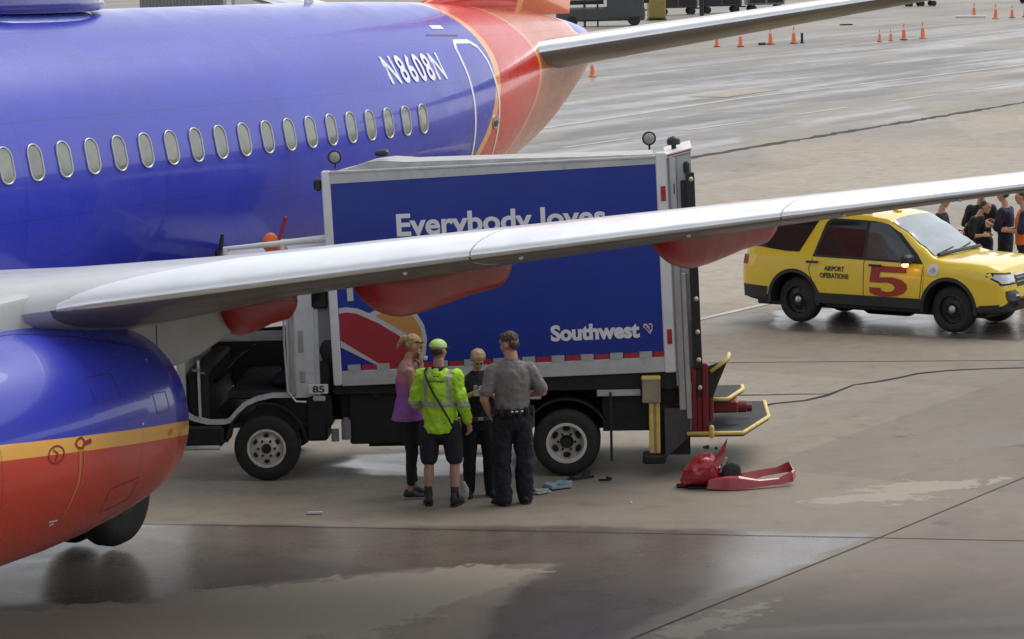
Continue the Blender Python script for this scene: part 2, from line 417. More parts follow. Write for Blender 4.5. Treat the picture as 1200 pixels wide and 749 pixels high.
def fpt(x, th):   # th 0 = port side, 90 = top
    hw, zt, zb, zc = fus(x); s = sin(th)
    return Vector((x, -hw*cos(th), zc + (zt-zc if s > 0 else zc-zb)*s))
def fth(x, z):
    hw, zt, zb, zc = fus(x); r = (zt-zc) if z > zc else (zc-zb); return math.asin(max(-1, min(1, (z-zc)/r)))
def fsurf(x, z, off=0.0):
    th = fth(x, z); p = fpt(x, th); a = fpt(x+.02, th)-fpt(x-.02, th); b = fpt(x, th+.01)-fpt(x, th-.01)
    nrm = b.cross(a).normalized()
    if nrm.y > 0: nrm = -nrm
    return p + nrm*off, nrm
BLUE = (.034,.045,.43); RED = (.60,.032,.018); ORG = (.78,.36,.10); TAN = (.54,.15,.08)
def livery(name, kind):
    k = NT(name); x, y, z = k.xyz()
    if kind == 'fus':
        z2 = k.m_('MULTIPLY', z, z)
        def quad(c2, c1, c0): return k.m_('ADD', k.m_('MULTIPLY', z2, c2), k.m_('MULTIPLY_ADD', z, c1, c0))
        # boundary of blue to red, a curve x = f(z)
        f1 = k.m_('MULTIPLY_ADD', k.m_('POWER', k.m_('ABSOLUTE', k.m_('SUBTRACT', z, 4.62)), 1.75), -.52, 12.02)
        d1 = k.m_('SUBTRACT', x, f1)
        f2 = k.m_('MULTIPLY_ADD', k.m_('POWER', k.m_('ABSOLUTE', k.m_('SUBTRACT', z, 4.45)), 1.7), -.95, 14.1)
        d2 = k.m_('SUBTRACT', x, f2)
        d3 = k.m_('SUBTRACT', x, k.m_('ADD', 16.45, k.m_('MULTIPLY', k.m_('MAXIMUM', k.m_('SUBTRACT', 4.9, z), 0), 2.5)))
        c = BLUE
        c = k.mix(k.m_('GREATER_THAN', d1, -.1), c, ORG); c = k.mix(k.m_('GREATER_THAN', d1, .1), c, RED)
        c = k.mix(k.m_('GREATER_THAN', d2, -.05), c, ORG); c = k.mix(k.m_('GREATER_THAN', d2, .05), c, TAN)
        c = k.mix(k.m_('GREATER_THAN', d3, -.07), c, (.75,.4,.2)); c = k.mix(k.m_('GREATER_THAN', d3, .07), c, BLUE)
        # belly
        zb_ = k.m_('MULTIPLY_ADD', k.m_('MAXIMUM', x, 0), .16, z); bz = k.m_('LESS_THAN', zb_, 2.72); fr = k.m_('LESS_THAN', d1, 0)
        c = k.mix(k.m_('MULTIPLY', bz, fr), c, ORG); c = k.mix(k.m_('MULTIPLY', k.m_('LESS_THAN', zb_, 2.56), fr), c, RED)
        # panel seams, thin
        def line(v, at, wd): return k.m_('LESS_THAN', k.m_('ABSOLUTE', k.m_('SUBTRACT', v, at)), wd)
        sx = line(k.m_('MODULO', k.m_('ADD', x, 40), 2.6), 1.3, .007)
        sz = k.m_('MAXIMUM', line(z, 4.33, .007), k.m_('MAXIMUM', line(z, 5.24, .004), k.m_('MAXIMUM', line(z, 3.3, .006), line(z, 4.92, .004))))
        c = k.mix(k.m_('MULTIPLY', k.m_('MAXIMUM', sx, sz), .4), c, (.015,.015,.07))
    elif kind == 'nac':
        zz = k.m_('MULTIPLY_ADD', x, .085, z)   # stripe falls slightly towards the rear
        c = BLUE
        c = k.mix(k.m_('LESS_THAN', zz, 1.585), c, (.80,.42,.09)); c = k.mix(k.m_('LESS_THAN', zz, 1.455), c, (.55,.055,.03))
        def line(v, at, wd): return k.m_('LESS_THAN', k.m_('ABSOLUTE', k.m_('SUBTRACT', v, at)), wd)
        s = k.m_('MAXIMUM', line(x, -3.25, .006), line(x, -5.35, .006))
        c = k.mix(k.m_('MULTIPLY', s, .45), c, (.03,.02,.05))
    elif kind == 'fin':
        d = k.m_('SUBTRACT', x, k.m_('MULTIPLY', z, .75))
        c = k.mix(k.m_('GREATER_THAN', d, 10.95), RED, ORG); c = k.mix(k.m_('GREATER_THAN', d, 11.15), c, (.60,.12,.03))
    nz = k.noise(.8, 4); v = k.lin(nz, .3, .7, .93, 1.07)
    mul = k.n('ShaderNodeVectorMath', operation='SCALE'); k.inp(mul.inputs[0], c); k.link(v, mul.inputs[3])
    k.set(Base_Color=mul.outputs[0], Roughness=k.lin(k.noise(2.5, 5), .3, .7, .2, .34), Coat_Weight=.36, Coat_Roughness=.03, Specular_IOR_Level=.3)
    # gentle skin waviness so that reflections wobble like real sheet metal
    mp = k.stretch((.5, 1, 1.0)); q = k.n('ShaderNodeBump'); k.link(k.noise(1.3, 1, .4, mp), q.inputs['Height'])
    q.inputs['Strength'].default_value = .25; q.inputs['Distance'].default_value = .008
    k.link(q.outputs[0], k.b.inputs['Normal']); k.link(q.outputs[0], k.b.inputs['Coat Normal'])
    return k.m
m_fus = livery('fuselage_livery', 'fus'); m_nac = livery('nacelle_livery', 'nac'); m_fin = livery('fin_livery', 'fin')
m_silver = pm('window_frame_metal', (.42,.43,.44), .35, .8, var=.05)
m_pane = pm('window_pane_shade_down', (.21,.21,.175), .15, coat=.2, var=.15, scale=6)
m_panes = [m_pane, pm('window_pane_grey', (.16,.165,.15), .12, coat=.3, var=.2, scale=7), pm('window_pane_green', (.19,.21,.175), .18, coat=.2, var=.2, scale=5)]
m_slat = pm('polished_leading_edge', (.86,.87,.88), .33, 1.0, var=.05, scale=1.5)
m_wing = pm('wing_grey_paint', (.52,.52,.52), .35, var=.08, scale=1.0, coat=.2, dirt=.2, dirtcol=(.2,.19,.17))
m_under = pm('underside_grey_painted_reflection', (.17,.155,.135), .45, var=.1, scale=1.0, coat=.15, dirt=.3, dirtcol=(.08,.075,.065))  # grey underside paint, dark ground reflection put into its colour
m_pylon = pm('pylon_grey_paint', (.47,.47,.46), .34, var=.06, scale=1.2, dirt=.25, dirtcol=(.28,.26,.24))
m_canoe = pm('fairing_red', (.44,.010,.014), .34, coat=.1, var=.08)
def build_fuselage():
    m = MB(); N = 96; xs = []
    x = -19.4
    while x < 17.75: xs.append(x); x += .35 if -13 < x < 4 else .15
    xs.append(17.75); rings = []
    for x in xs: rings.append([tuple(fpt(x, 2*pi*j/N)) if True else 0 for j in range(N)])
    m.loft(rings)
    o = m.build('fuselage', m_fus, plane, smooth=True); recalc(o); return o
# fpt for th beyond 90..270 covers starboard since cos<0
fuselage = build_fuselage()
def rrect(w, h, r, n=6):
    P = []
    for cx, cy, a0 in ((w/2-r, h/2-r, 0), (-w/2+r, h/2-r, 90), (-w/2+r, -h/2+r, 180), (w/2-r, -h/2+r, 270)):
        for k in range(n+1):
            a = radians(a0+90*k/n); P.append((cx+r*cos(a), cy+r*sin(a)))
    return P
for i in range(-2, 19):
    x = i*.508; zc_ = 3.9
    def q(pts, off): return [tuple(fsurf(x+u, zc_+v*.985, off)[0]) for u, v in pts]
    fr = MB(); r0 = rrect(.25, .405, .118); r1 = rrect(.243, .396, .115); r2 = rrect(.218, .368, .105)
    fr.loft([q(r0, .0), q(r0, .012), q(r1, .018), q(r2, .014), q(r2, -.006)], cap=False)
    f = fr.build('window', m_silver, plane, smooth=True)
    pn = MB(); pn.loft([q(rrect(.222*f_, .372*f_, .105*f_), .006) for f_ in (1,.75,.5,.25,.02)]); pn.build('pane', m_panes[(i*7) % 3], f)
# aft door outline (white line), handle plate, registration, placards
def surf_strip(pts, w, off=.004):
    m = MB(); P = []
    for i in range(len(pts)-1):
        (x0, z0), (x1, z1) = pts[i], pts[i+1]; n = max(1, int(math.hypot(x1-x0, z1-z0)/.08))
        for k in range(n): P.append((x0+(x1-x0)*k/n, z0+(z1-z0)*k/n))
    P.append(pts[-1]); vs = []
    for i, (x, z) in enumerate(P):
        a = P[max(i-1, 0)]; b = P[min(i+1, len(P)-1)]; dx, dz = b[0]-a[0], b[1]-a[1]; l = math.hypot(dx, dz) or 1
        for s_ in (1, -1): vs.append(tuple(fsurf(x - dz/l*w/2*s_, z + dx/l*w/2*s_, off)[0]))
    m.add(vs, [(2*i, 2*i+1, 2*i+3, 2*i+2) for i in range(len(P)-1)]); return m
dr = surf_strip([(10.93,2.9),(10.9,4.6),(10.93,4.78),(11.03,4.87),(11.5,4.86),(11.68,4.78),(11.78,4.6),(11.88,4.0),(11.86,3.4),(11.84,2.9),(10.93,2.9)], .06)
door = dr.build('door', MT['lettering'], plane)
hm = MB(); hm.loft([[tuple(fsurf(11.72+.13*cos(a*pi/8), 3.72+.1*sin(a*pi/8), o_)[0]) for a in range(16)] for o_ in (0, .015)]); hm.build('handle', m_silver, door)
hm = MB(); hm.loft([[tuple(fsurf(11.71+.07*cos(a*pi/8), 3.70+.045*sin(a*pi/8), o_)[0]) for a in range(16)] for o_ in (.016, .022)]); hm.build('handle_recess', MT['black'], door)
def surf_text(body, x0, x1, z0, z1, mat, off=.01, bold=.02, name='lettering', **kw):
    P, fs, asp = text_geo(body, bold, **kw); m = MB()
    m.add([tuple(fsurf(x0+(x1-x0)*u, z0+(z1-z0)*v, off)[0]) for u, v in P], fs); return m.build(name, mat, plane)
surf_text('N8608N', 8.52, 10.2, 4.38, 4.75, MT['lettering'], bold=.022, spacing=1.22)
surf_text('REGISTERED', 10.55, 11.1, 5.07, 5.12, MT['lettering'], bold=.0) if False else None
surf_strip([(10.35,4.98),(11.3,4.95)], .02).build('drip_rail', MT['dgrey'], plane)
surf_strip([(10.7,5.08),(11.05,5.07)], .05).build('placard', MT['lettering'], plane)
# satellite radome
m = MB(); rs = []
for i in range(13):
    t = -1+2*i/12; s_ = sqrt(max(0, 1-abs(t)**2.6)); rs.append([(2.55+1.62*t, .62*s_*cos(a), 5.3+.22+(.40*s_)*max(sin(a), -.2)) for a in [2*pi*k/24 for k in range(24)]])
m.loft(rs); o = m.build('antenna_radome', pm('radome_blue', (.035,.035,.26), .25, coat=.6), plane, smooth=True); recalc(o)
m = MB(); rs = []
for i in range(13):
    t = -1+2*i/12; s_ = sqrt(max(0, 1-abs(t)**3)); rs.append([(2.45+1.85*t, .72*s_*cos(a), 5.2+.33*s_*max(sin(a), -.2)) for a in [2*pi*k/24 for k in range(24)]])
m.loft(rs); o = m.build('radome_base', pm('radome_base_blue', (.09,.12,.42), .3, coat=.6), plane, smooth=True); recalc(o)
m = MB(); m.prism([(9.0,5.36),(9.25,5.36),(9.2,5.62),(9.08,5.62)], -.015, .015); m.build('blade_antenna', MT['white'], plane)
# fin
m = MB(); rs = []
for z, xl, xt, th in ((5.15,11.2,17.1,.42),(5.5,12.6,17.15,.38),(6.0,13.6,17.3,.34),(9,15.7,18.4,.24),(12.4,18.0,19.9,.14)):
    rs.append([(xl+(xt-xl)*c, s_*th/2*(2.6*sqrt(c)*(1-c)+.02*(1-c)), z) for c, s_ in [(0,0),(.03,1),(.1,1),(.3,1),(.6,1),(1,1),(1,-1),(.6,-1),(.3,-1),(.1,-1),(.03,-1)]])
m.loft(rs); o = m.build('tail_fin', m_fin, plane, smooth=True); recalc(o)

# aerofoil: returns list of (c, t) around the section starting at TE upper -> LE -> TE lower
def foil(tc, cam_=.02, n=16):
    P = []
    for s_ in (1, -1):
        L = []
        for i in range(n+1):
            c = (1-cos(pi*i/n))/2
            t = 5*tc*(.2969*sqrt(c)-.126*c-.3516*c*c+.2843*c**3-.1015*c**4)
            L.append((c, cam_*4*c*(1-c)+s_*t))
        P += list(reversed(L)) if s_ == 1 else L[1:]
    return P
def wsec(y):   # (xLE, xTE, zLE, incidence drop at TE, t/c)
    d = -y - 5.48
    if y > -4.4: xl = -3.68+.52*d - (.9*(-4.4 - y)*-.0) - .35*max(0, (y+4.4))
    else: xl = -3.68+.52*d
    zl = 2.985 + .127*d - .0004*max(d,0)**2 if d > -1.5 else 2.975-.118*1.5 + .12*(d+1.5)
    xt = 1.35 if y > -5.9 else 1.35+.262*(-5.9-y)
    tc = .14 if y > -3 else .14-.009*(-3-y) if y > -6 else max(.06, .113-.0068*(-6-y))
    drop = .30 if y > -4 else max(.12, .30-.021*(-4-y))
    return xl, xt, zl, drop, tc
def wing_ring(y, c0=0.0, c1=1.0, grow=0.0):
    xl, xt, zl, drop, tc = wsec(y); ch = xt-xl; R = []
    for c, t in foil(tc, .012):
        if c < c0-1e-6 or c > c1+1e-6: continue
        if t < 0: t *= (.62 if y < -6 else .62+.38*min(1,(y+6)/1.5))
        x = xl + ch*c; z = zl + t*ch - drop*c
        if grow:
            z += grow if t > 0 else -grow; x -= grow*(1-c/c1)
        R.append((x, y, z))
    return R
YS = [-1.2-.25*i for i in range(64)]+[-17.15]
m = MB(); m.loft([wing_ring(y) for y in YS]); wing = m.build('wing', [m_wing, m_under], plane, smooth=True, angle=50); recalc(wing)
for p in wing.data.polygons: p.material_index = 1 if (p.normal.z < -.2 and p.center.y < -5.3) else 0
def slat(y0, y1, taper=0):
    n = max(2, int(abs(y1-y0)/.12)); R = []
    for i in range(n+1):
        y = y0+(y1-y0)*i/n; c1 = .15 if not taper else .15*max(.02, min(1, (y0-y)/taper)); xl, xt, zl, drop, tc = wsec(y); ch = xt-xl; rr_ = []
        for t_, sg_ in [(1-j/8, 1) for j in range(9)]+[((j+1)/8, -1) for j in range(8)]:
            c = c1*t_*t_; th_ = 5*tc*(.2969*sqrt(c)-.126*c-.3516*c*c+.2843*c**3)*sg_
            if sg_ < 0: th_ *= (.62 if y < -6 else .62+.38*min(1,(y+6)/1.5))
            g_ = .009*(.3 if c1 < .02 else 1)
            rr_.append((xl+ch*c-g_*(1-t_), y, zl+(.048*c*(1-c)+th_)*ch+g_*sg_*(1 if t_ else 0)-drop*c))
        R.append(rr_)
    # keep first ring point count equal
    k = min(len(r) for r in R); R = [r[:k] for r in R]
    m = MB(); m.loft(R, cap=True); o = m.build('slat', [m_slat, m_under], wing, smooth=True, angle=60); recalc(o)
    for p in o.data.polygons: p.material_index = 1 if p.normal.z < -.38 else 0  # down-facing slat faces coloured dark, as if mirroring the ground
slat(-5.25,-8.45,1.1)
for a, b in ((-8.465,-10.85),(-10.865,-13.2),(-13.215,-16.6)): slat(a, b)
for y in (-8.8,-10.1,-11.3,-12.2,-7.9):
    xl, xt, zl, drop, tc = wsec(y)
    ch = xt-xl; c_ = .12/ch; zd = 5*tc*(.2969*sqrt(c_)-.126*c_-.3516*c_*c_)*.62*ch+drop*c_-.02*c_
    m = MB(); m.ell((xl+.12, y, zl-zd-.008), (.03,.02,.02), 10, 6); m.build('drain_mast', MT['white'], wing, smooth=True)
# winglet
m = MB(); rs = []
for y, xl, xt, z in ((-17.15,2.4,4.3,4.5),(-17.7,3.0,4.6,4.9),(-18.1,3.9,5.1,6.8)):
    rs.append([(xl+(xt-xl)*c, y+t*.6, z) for c, t in foil(.1, 0)])
m.loft(rs); o = m.build('winglet', m_fus, plane, smooth=True); recalc(o)
# flap fairings (canoes)
def canoe(y, xt, zt, L, wd, dep, top=.12):
    m = MB(); n = 26; R = []
    for i in range(n+1):
        t = i/n; x = xt - L*(1-t)
        # belly deepest 25 percent from the front, blunt rounded rear
        s_ = sqrt(max(0,1-(1-t/.34)**2)) if t < .34 else 1-.27*((t-.34)/.66)**1.5
        if t > .93: s_ *= sqrt(max(.0, 1-((t-.93)/.072)**2))
        s_ = max(s_, .02)
        zc_ = zt + (.0)*(1-t)
        top_ = zt+top*.9 if t < .7 else zt + top*(.9 - .5*(t-.7)/.3)
        R.append([(x, y+wd/2*s_**.6*cos(a), top_ - (dep*s_*.5) + dep*s_*.5*sin(a)) for a in [2*pi*k/20 for k in range(20)]])
    m.loft(R); o = m.build('flap_fairing', m_canoe, wing, smooth=True); recalc(o)
canoe(-7.05, 1.22, 3.06, 2.95, .34, .56, .14)
canoe(-9.45, 2.34, 3.46, 2.85, .32, .55, .14)
canoe(-4.95, .50, 2.66, 1.35, .34, .46, .12)
# horizontal stabiliser, port and starboard
for sgn in (-1, 1):
    m = MB(); sl = MB(); R = []; R2 = []
    for y in (.35,1.2,2,3,4,5,6,7.1):
        d = y-.9; xl = 14.23+d*.62; xt = 17.35+d*.30; z = 4.62+d*.16; ch = xt-xl
        tc = .15
        R.append([(xl+ch*c, sgn*y, z+t*ch) for c, t in foil(tc, -.004)])
        R2.append([(xl+ch*c-(.006 if c < .1 else 0), sgn*y, z+t*ch+(.005 if t > 0 else -.005)) for c, t in foil(tc, -.004) if c < .13])
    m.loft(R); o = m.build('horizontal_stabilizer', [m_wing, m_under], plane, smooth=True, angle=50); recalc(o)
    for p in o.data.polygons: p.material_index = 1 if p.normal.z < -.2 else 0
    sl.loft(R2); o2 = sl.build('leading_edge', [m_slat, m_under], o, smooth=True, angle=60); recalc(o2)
    for p in o2.data.polygons: p.material_index = 1 if p.normal.z < -.3 else 0  # lower leading edge coloured dark in place of a ground reflection
m = MB(); m.box((13.9,-1.02,4.30),(17.0,-.62,4.98), .1); 
# ---- engine
EY, EZ = -4.77, 1.80
prof = [(-7.0,.80),(-7.03,.86),(-6.98,.90),(-6.8,.95),(-6.4,.985),(-6,.995),(-5.5,1.0),(-5,1.0),(-4.5,1.0),(-4,.985),(-3.5,.955),(-3,.90),(-2.6,.84),(-2.3,.785),(-2.28,.76),(-2.6,.78),(-3.2,.80)]
prof = [(x_, r_*1.04) for x_, r_ in prof]
m = MB(); m.lathe(prof, (0,EY,EZ), (1,0,0), 80); nac = m.build('nacelle', m_nac, plane, smooth=True); recalc(nac)
m = MB(); m.lathe([(-6.75,.992),(-6.99,.942),(-7.045,.895),(-7.01,.83),(-6.7,.81)], (0,EY,EZ), (1,0,0), 80); o = m.build('inlet_lip', m_slat, nac, smooth=True); recalc(o)
m = MB(); m.lathe([(-7.0,.79),(-6.2,.77),(-6.19,.02)], (0,EY,EZ), (1,0,0), 48); m.build('inlet_duct', MT['dgrey'], nac, smooth=True)
m = MB()
for k in range(24):
    a = 2*pi*k/24; m.add([(-6.3,EY+.2*cos(a),EZ+.2*sin(a)),(-6.22,EY+.2*cos(a+.12),EZ+.2*sin(a+.12)),(-6.2,EY+.76*cos(a+.3),EZ+.76*sin(a+.3)),(-6.34,EY+.76*cos(a+.12),EZ+.76*sin(a+.12))], [(0,1,2,3)])
m.build('fan_blades', MT['dgrey'], nac)
m = MB(); m.lathe([(-6.65,.01),(-6.5,.1),(-6.3,.2),(-6.2,.22)], (0,EY,EZ), (1,0,0), 24); m.build('spinner', MT['black'], nac, smooth=True)
m = MB(); m.lathe([(-3.2,.55),(-2.6,.52),(-2.1,.42),(-1.95,.38),(-1.97,.34),(-2.3,.36)], (0,EY,EZ), (1,0,0), 48); o = m.build('core_nozzle', MT['dgrey'], nac, smooth=True)
m = MB(); m.lathe([(-2.3,.26),(-1.9,.2),(-1.5,.03)], (0,EY,EZ), (1,0,0), 32); m.build('exhaust_cone', MT['dgrey'], nac, smooth=True)
def nr(x):
    for i in range(len(prof)-3):
        if prof[i][0] <= x <= prof[i+1][0]: t = (x-prof[i][0])/(prof[i+1][0]-prof[i][0]); return prof[i][1]*(1-t)+prof[i+1][1]*t
    return 1.0
def npt(x, a, off=.003): r = nr(x)+off; return (x, EY-r*cos(a), EZ+r*sin(a))
def nac_strip(pts, w, mat, name, off=.003):
    m = MB(); vs = []
    P = []
    for i in range(len(pts)-1):
        for k in range(8): t = k/8; P.append((pts[i][0]*(1-t)+pts[i+1][0]*t, pts[i][1]*(1-t)+pts[i+1][1]*t))
    P.append(pts[-1])
    for i, (x, a) in enumerate(P):
        p, q_ = P[max(0, i-1)], P[min(len(P)-1, i+1)]; dx, da = q_[0]-p[0], q_[1]-p[1]; l = math.hypot(dx, da) or 1
        for s_ in (1, -1): vs.append(npt(x-da/l*w/2*s_, a+dx/l*w/2*s_, off))
    m.add(vs, [(2*i, 2*i+1, 2*i+3, 2*i+2) for i in range(len(P)-1)]); return m.build(name, mat, nac)
MT['seamline'] = pm('panel_gap', (.03,.03,.07), .5); MT['decal_org'] = pm('orange_decal', (.62,.2,.05), .4); MT['decal_red'] = pm('dark_red_decal', (.28,.02,.02), .4)
nac_strip([(-4.28,.03),(-4.28,-.25),(-4.36,-.55)], .03, MT['decal_org'], 'marking_line')
nac_strip([(-4.22,.03),(-4.22,-.25),(-4.30,-.55)], .012, MT['decal_org'], 'marking_line')
nac_strip([(-4.62+.11*cos(t), .045+.07*sin(t)) for t in [2*pi*k/14 for k in range(15)]], .016, MT['decal_red'], 'ring_symbol')
nac_strip([(-4.66,.09),(-4.60,.05),(-4.64,.0)], .016, MT['decal_red'], 'arrow_symbol', .004)
nac_strip([(-4.30,.12),(-4.24,.13),(-4.2,.09),(-4.24,.04),(-4.3,.05),(-4.34,.09),(-4.3,.12)], .02, MT['decal_red'], 'figure_symbol', .004)
nac_strip([(-4.22,.07),(-4.1,.085)], .04, MT['decal_red'], 'figure_symbol', .004)
nac_strip([(-2.75,-.08),(-2.66,-.06)], .05, MT['decal_org'], 'marking_patch', .004)
nac_strip([(-3.25,.10),(-3.22,.10)], .02, MT['lettering'], 'latch', .004)
nac_strip([(-4.55,-.56),(-4.42,-.57)], .018, MT['lettering'], 'placard', .004)
nac_strip([(-4.52,-.60),(-4.46,-.60)], .018, MT['lettering'], 'placard', .004)
nac_strip([(-2.75,.72),(-2.73,.725)], .018, MT['lettering'], 'latch', .004)
for q_ in ([(-3.9,.62),(-3.5,.62),(-3.5,.38),(-3.9,.38),(-3.9,.62)],[(-2.95,.35),(-2.7,.35),(-2.7,.15),(-2.95,.15),(-2.95,.35)],[(-3.7,-.42),(-3.2,-.42),(-3.2,-.68),(-3.7,-.68),(-3.7,-.42)]): nac_strip(q_, .008, MT['seamline'], 'access_panel', .002)
nac_strip([(-6.2,1.32),(-4.2,1.27),(-3.2,1.02),(-2.5,.85)], .012, MT['black'], 'cowl_seam', .003)
# pylon
m = MB()
poly_s = [(-6.2,2.62),(-5.6,2.86),(-4.6,3.05),(-3.3,3.10),(-1.5,2.95),(.0,2.72),(.25,2.60),(-.25,2.42),(-1.1,2.20),(-1.95,2.10),(-2.4,2.32),(-3.2,2.55),(-5.2,2.66)]
def inset(p, f_): cx = sum(a for a, b in p)/len(p); cz = sum(b for a, b in p)/len(p); return [(cx+(a-cx)*f_, cz+(b-cz)*f_) for a, b in p]
R = [[(a, EY+dy, b) for a, b in inset(poly_s, f_)] for dy, f_ in ((-.21,.9),(-.2,.955),(-.15,1),(.15,1),(.2,.955),(.21,.9))]
m.loft(R); o = m.build('pylon', m_pylon, plane, smooth=True, angle=40); recalc(o)
m = MB()
for pts in ([(-1.95,2.62),(-.2,2.66)], [(-1.9,2.1),(-1.9,2.75)], [(-3.2,2.7),(-1.9,2.62)]):
    for i in range(len(pts)-1):
        (a, b), (c, d) = pts[i], pts[i+1]; m.path([(a,EY-.212,b),(c,EY-.212,d)], .005, 4)
m.build('panel_seam', MT['dgrey'], o)
# wing root fairing
m = MB(); rs = []
for x, w_, zt_, zb_ in ((-8.5,.3,2.2,1.4),(-7.2,1.7,2.5,1.25),(-5.5,2.15,2.55,1.15),(-2,2.2,2.55,1.12),(1.3,2.1,2.45,1.15),(3,1.7,2.2,1.3),(4.6,.5,1.8,1.45)):
    rs.append([(x, w_*cos(a)*(1 if True else 0), (zt_+zb_)/2+(zt_-zb_)/2*sin(a)) for a in [2*pi*k/28 for k in range(28)]])
m.loft(rs); o = m.build('wing_root_fairing', m_wing, plane, smooth=True); recalc(o)
# main gear, both sides
for sg in (-1, 1):
    m = MB(); m.cone((-.1, sg*2.85, .58), (-.2, sg*2.6, 2.5), .11, .13, 16); m.cone((-.1,sg*2.35,.56),(-.1,sg*3.35,.56), .08,.08,12)
    m.cone((-.8,sg*2.7,2.0),(-.15,sg*2.85,.9), .04,.04,8)
    g = m.build('main_gear_leg', MT['greywhite'], plane, smooth=True, angle=40)
    for y in (sg*2.62, sg*3.1):
        t = MB(); t.lathe([(-.18,.28),(-.19,.40),(-.15,.49),(-.06,.53),(.06,.53),(.15,.49),(.19,.40),(.18,.28)], (-.1,y,.53), (0,1,0), 40, cap=True); t.build('tyre', MT['rubber'], g, smooth=True, angle=50)
        t = MB(); t.lathe([(-.2,.0),(-.2,.16),(-.14,.27),(.14,.27),(.2,.16),(.2,0)], (-.1,y,.53), (0,1,0), 28); t.build('rim', MT['dgrey'], g, smooth=True, angle=40)
m = MB(); m.cone((-15.4,0,.35),(-15.5,0,2.0), .07,.09,12); g = m.build('nose_gear_leg', MT['greywhite'], plane, smooth=True)
for y in (-.2,.2):
    t = MB(); t.lathe([(-.08,.15),(-.09,.28),(0,.35),(.09,.28),(.08,.15)], (-15.4,y,.35), (0,1,0), 28, cap=True); t.build('tyre', MT['rubber'], g, smooth=True)
exec_after = []

# ================================================================== CATERING TRUCK  (local: x to the rear, y away, z up; origin at the near rear tyre's contact)
TRK = empty('catering_truck', (.589,31.789,0), -.045, 'white high-lift catering truck with a big blue printed box body, standing behind the wing', 'truck')
TILT = .027
def tilt(m, z0=1.2): m.T = Matrix.Translation((0,0,z0)) @ Matrix.Rotation(-TILT, 4, 'Y') @ Matrix.Translation((0,0,-z0)); return m
def tb(): return tilt(MB())
BX0, BX1, BZ0, BZ1, BW = -2.655, 1.27, 1.19, 3.645, 2.3
m = tb(); m.box((BX0+.02,.03,BZ0+.02),(BX1-.05,BW,BZ1-.21), .01); body = m.build('box_body', MT['greywhite'], TRK)
m = tb(); m.prism([(BX0+.10,BZ0+.155),(BX1-.13,BZ0+.155),(BX1-.13,BZ1-.095),(BX0+.10,BZ1-.145)], .004, .03); panel = m.build('side_panel', MT['truckblue'], TRK)
m = tb(); m.box((BX0,-.012,BZ0-.01),(BX0+.10,.12,BZ1), .012); m.build('corner_post', MT['white'], TRK)
m = tb(); m.box((BX1-.13,-.012,BZ0-.03),(BX1,.12,BZ1+.03), .012); post = m.build('corner_post', MT['white'], TRK)
m = tb(); m.prism([(BX0+.10,BZ1-.145),(BX1-.13,BZ1-.095),(BX1-.13,BZ1-.012),(BX0+.10,BZ1-.012)], -.006, .06); m.box((BX0+.10,-.02,BZ1-.03),(BX1-.13,.06,BZ1), .006); m.build('top_rail', MT['greywhite'], TRK)
m = tb(); m.box((BX0+.10,-.008,BZ0-.02),(BX1-.13,.06,BZ0+.155), .006); rail = m.build('bottom_rail', MT['greywhite'], TRK)
m = tb()   # weathered canvas/roof strip with a hump at the front
pts = [(-2.5,3.63),(-2.35,3.66),(-2.12,3.725),(-1.98,3.735),(-1.7,3.705),(-.8,3.69),(.2,3.67),(1.12,3.655)]
m.loft([[(x,.05,3.60),(x,.05,z),(x,.35,z-.01),(x,1.15,z-.05),(x,1.95,z-.10),(x,2.25,z-.12),(x,2.25,3.45)] for x, z in pts])
m.build('roof', pm('weathered_roof', (.46,.45,.43), .6, var=.2, dirt=.5, dirtcol=(.22,.21,.19), scale=3, bump=.3, bscale=9), TRK, smooth=True, angle=50)
# red / silver reflective tape along the bottom edge of the panel, and on the corner post
MT['tapered'] = pm('reflective_red', (.42,.03,.035), .3); MT['tapesil'] = pm('reflective_silver', (.5,.5,.52), .3, .3)
x = -2.48; k = 0
while x < 1.05:
    m = tb()
    if k % 2: m.box((x,-.004,BZ0+.157),(x+.165,.0035,BZ0+.215))
    else: m.box((x,-.012,BZ0+.150),(x+.145,.0035,BZ0+.225))
    m.build('reflector_strip', MT['tapered'] if k % 2 else MT['tapesil'], TRK); x += .171 if k % 2 else .163; k += 1
for z in (BZ1-.52, BZ0+.30):
    m = tb(); m.box((BX1-.085,-.018,z),(BX1-.03,-.0125,z+.17)); m.build('reflector_strip', MT['tapered'], TRK)
# lettering on the panel
def ttext(body, x0, zb, h, mat, y=-.002, bold=.02, spacing=1.0, xs=1.0, name='lettering', skipk=None):
    P, fs, asp = text_geo(body, bold, 0, spacing); m = tb(); wd = h*asp*xs
    m.add([(x0+wd*u, y, zb+h*v) for u, v in P], fs); return m.build(name, mat, TRK), wd
ttext('Everybody loves', -1.83, 2.785, .335, MT['lettering'], bold=.028, xs=1.05)
ttext('Southwest', -.14, 1.575, .19, MT['lettering'], bold=.045, xs=.98)
ttext('851', -2.46, 2.25, .12, MT['tapesil'], bold=.01) if False else None
def tpoly(poly, y, mat, name, parent=TRK):
    m = tb(); n = len(poly); m.loft([[(a, y, b) for a, b in poly], [(a, y+.002, b) for a, b in poly]]); return m.build(name, mat, parent)
MT['heartred'] = pm('decal_red', (.36,.03,.045), .35, var=.05); MT['heartyel'] = pm('decal_orange', (.55,.27,.075), .35, var=.05); MT['heartsil'] = pm('decal_silver', (.6,.6,.63), .3, .2, var=.05)
PZ = BZ0+.157
outline = [(-2.548,2.07),(-2.46,2.08),(-2.33,2.06),(-2.2,2.0),(-2.13,2.03),(-1.95,2.09),(-1.78,2.07),(-1.66,1.98),(-1.58,1.84),(-1.555,1.68),(-1.58,1.5),(-1.65,PZ),(-2.06,PZ),(-2.548,1.62)]
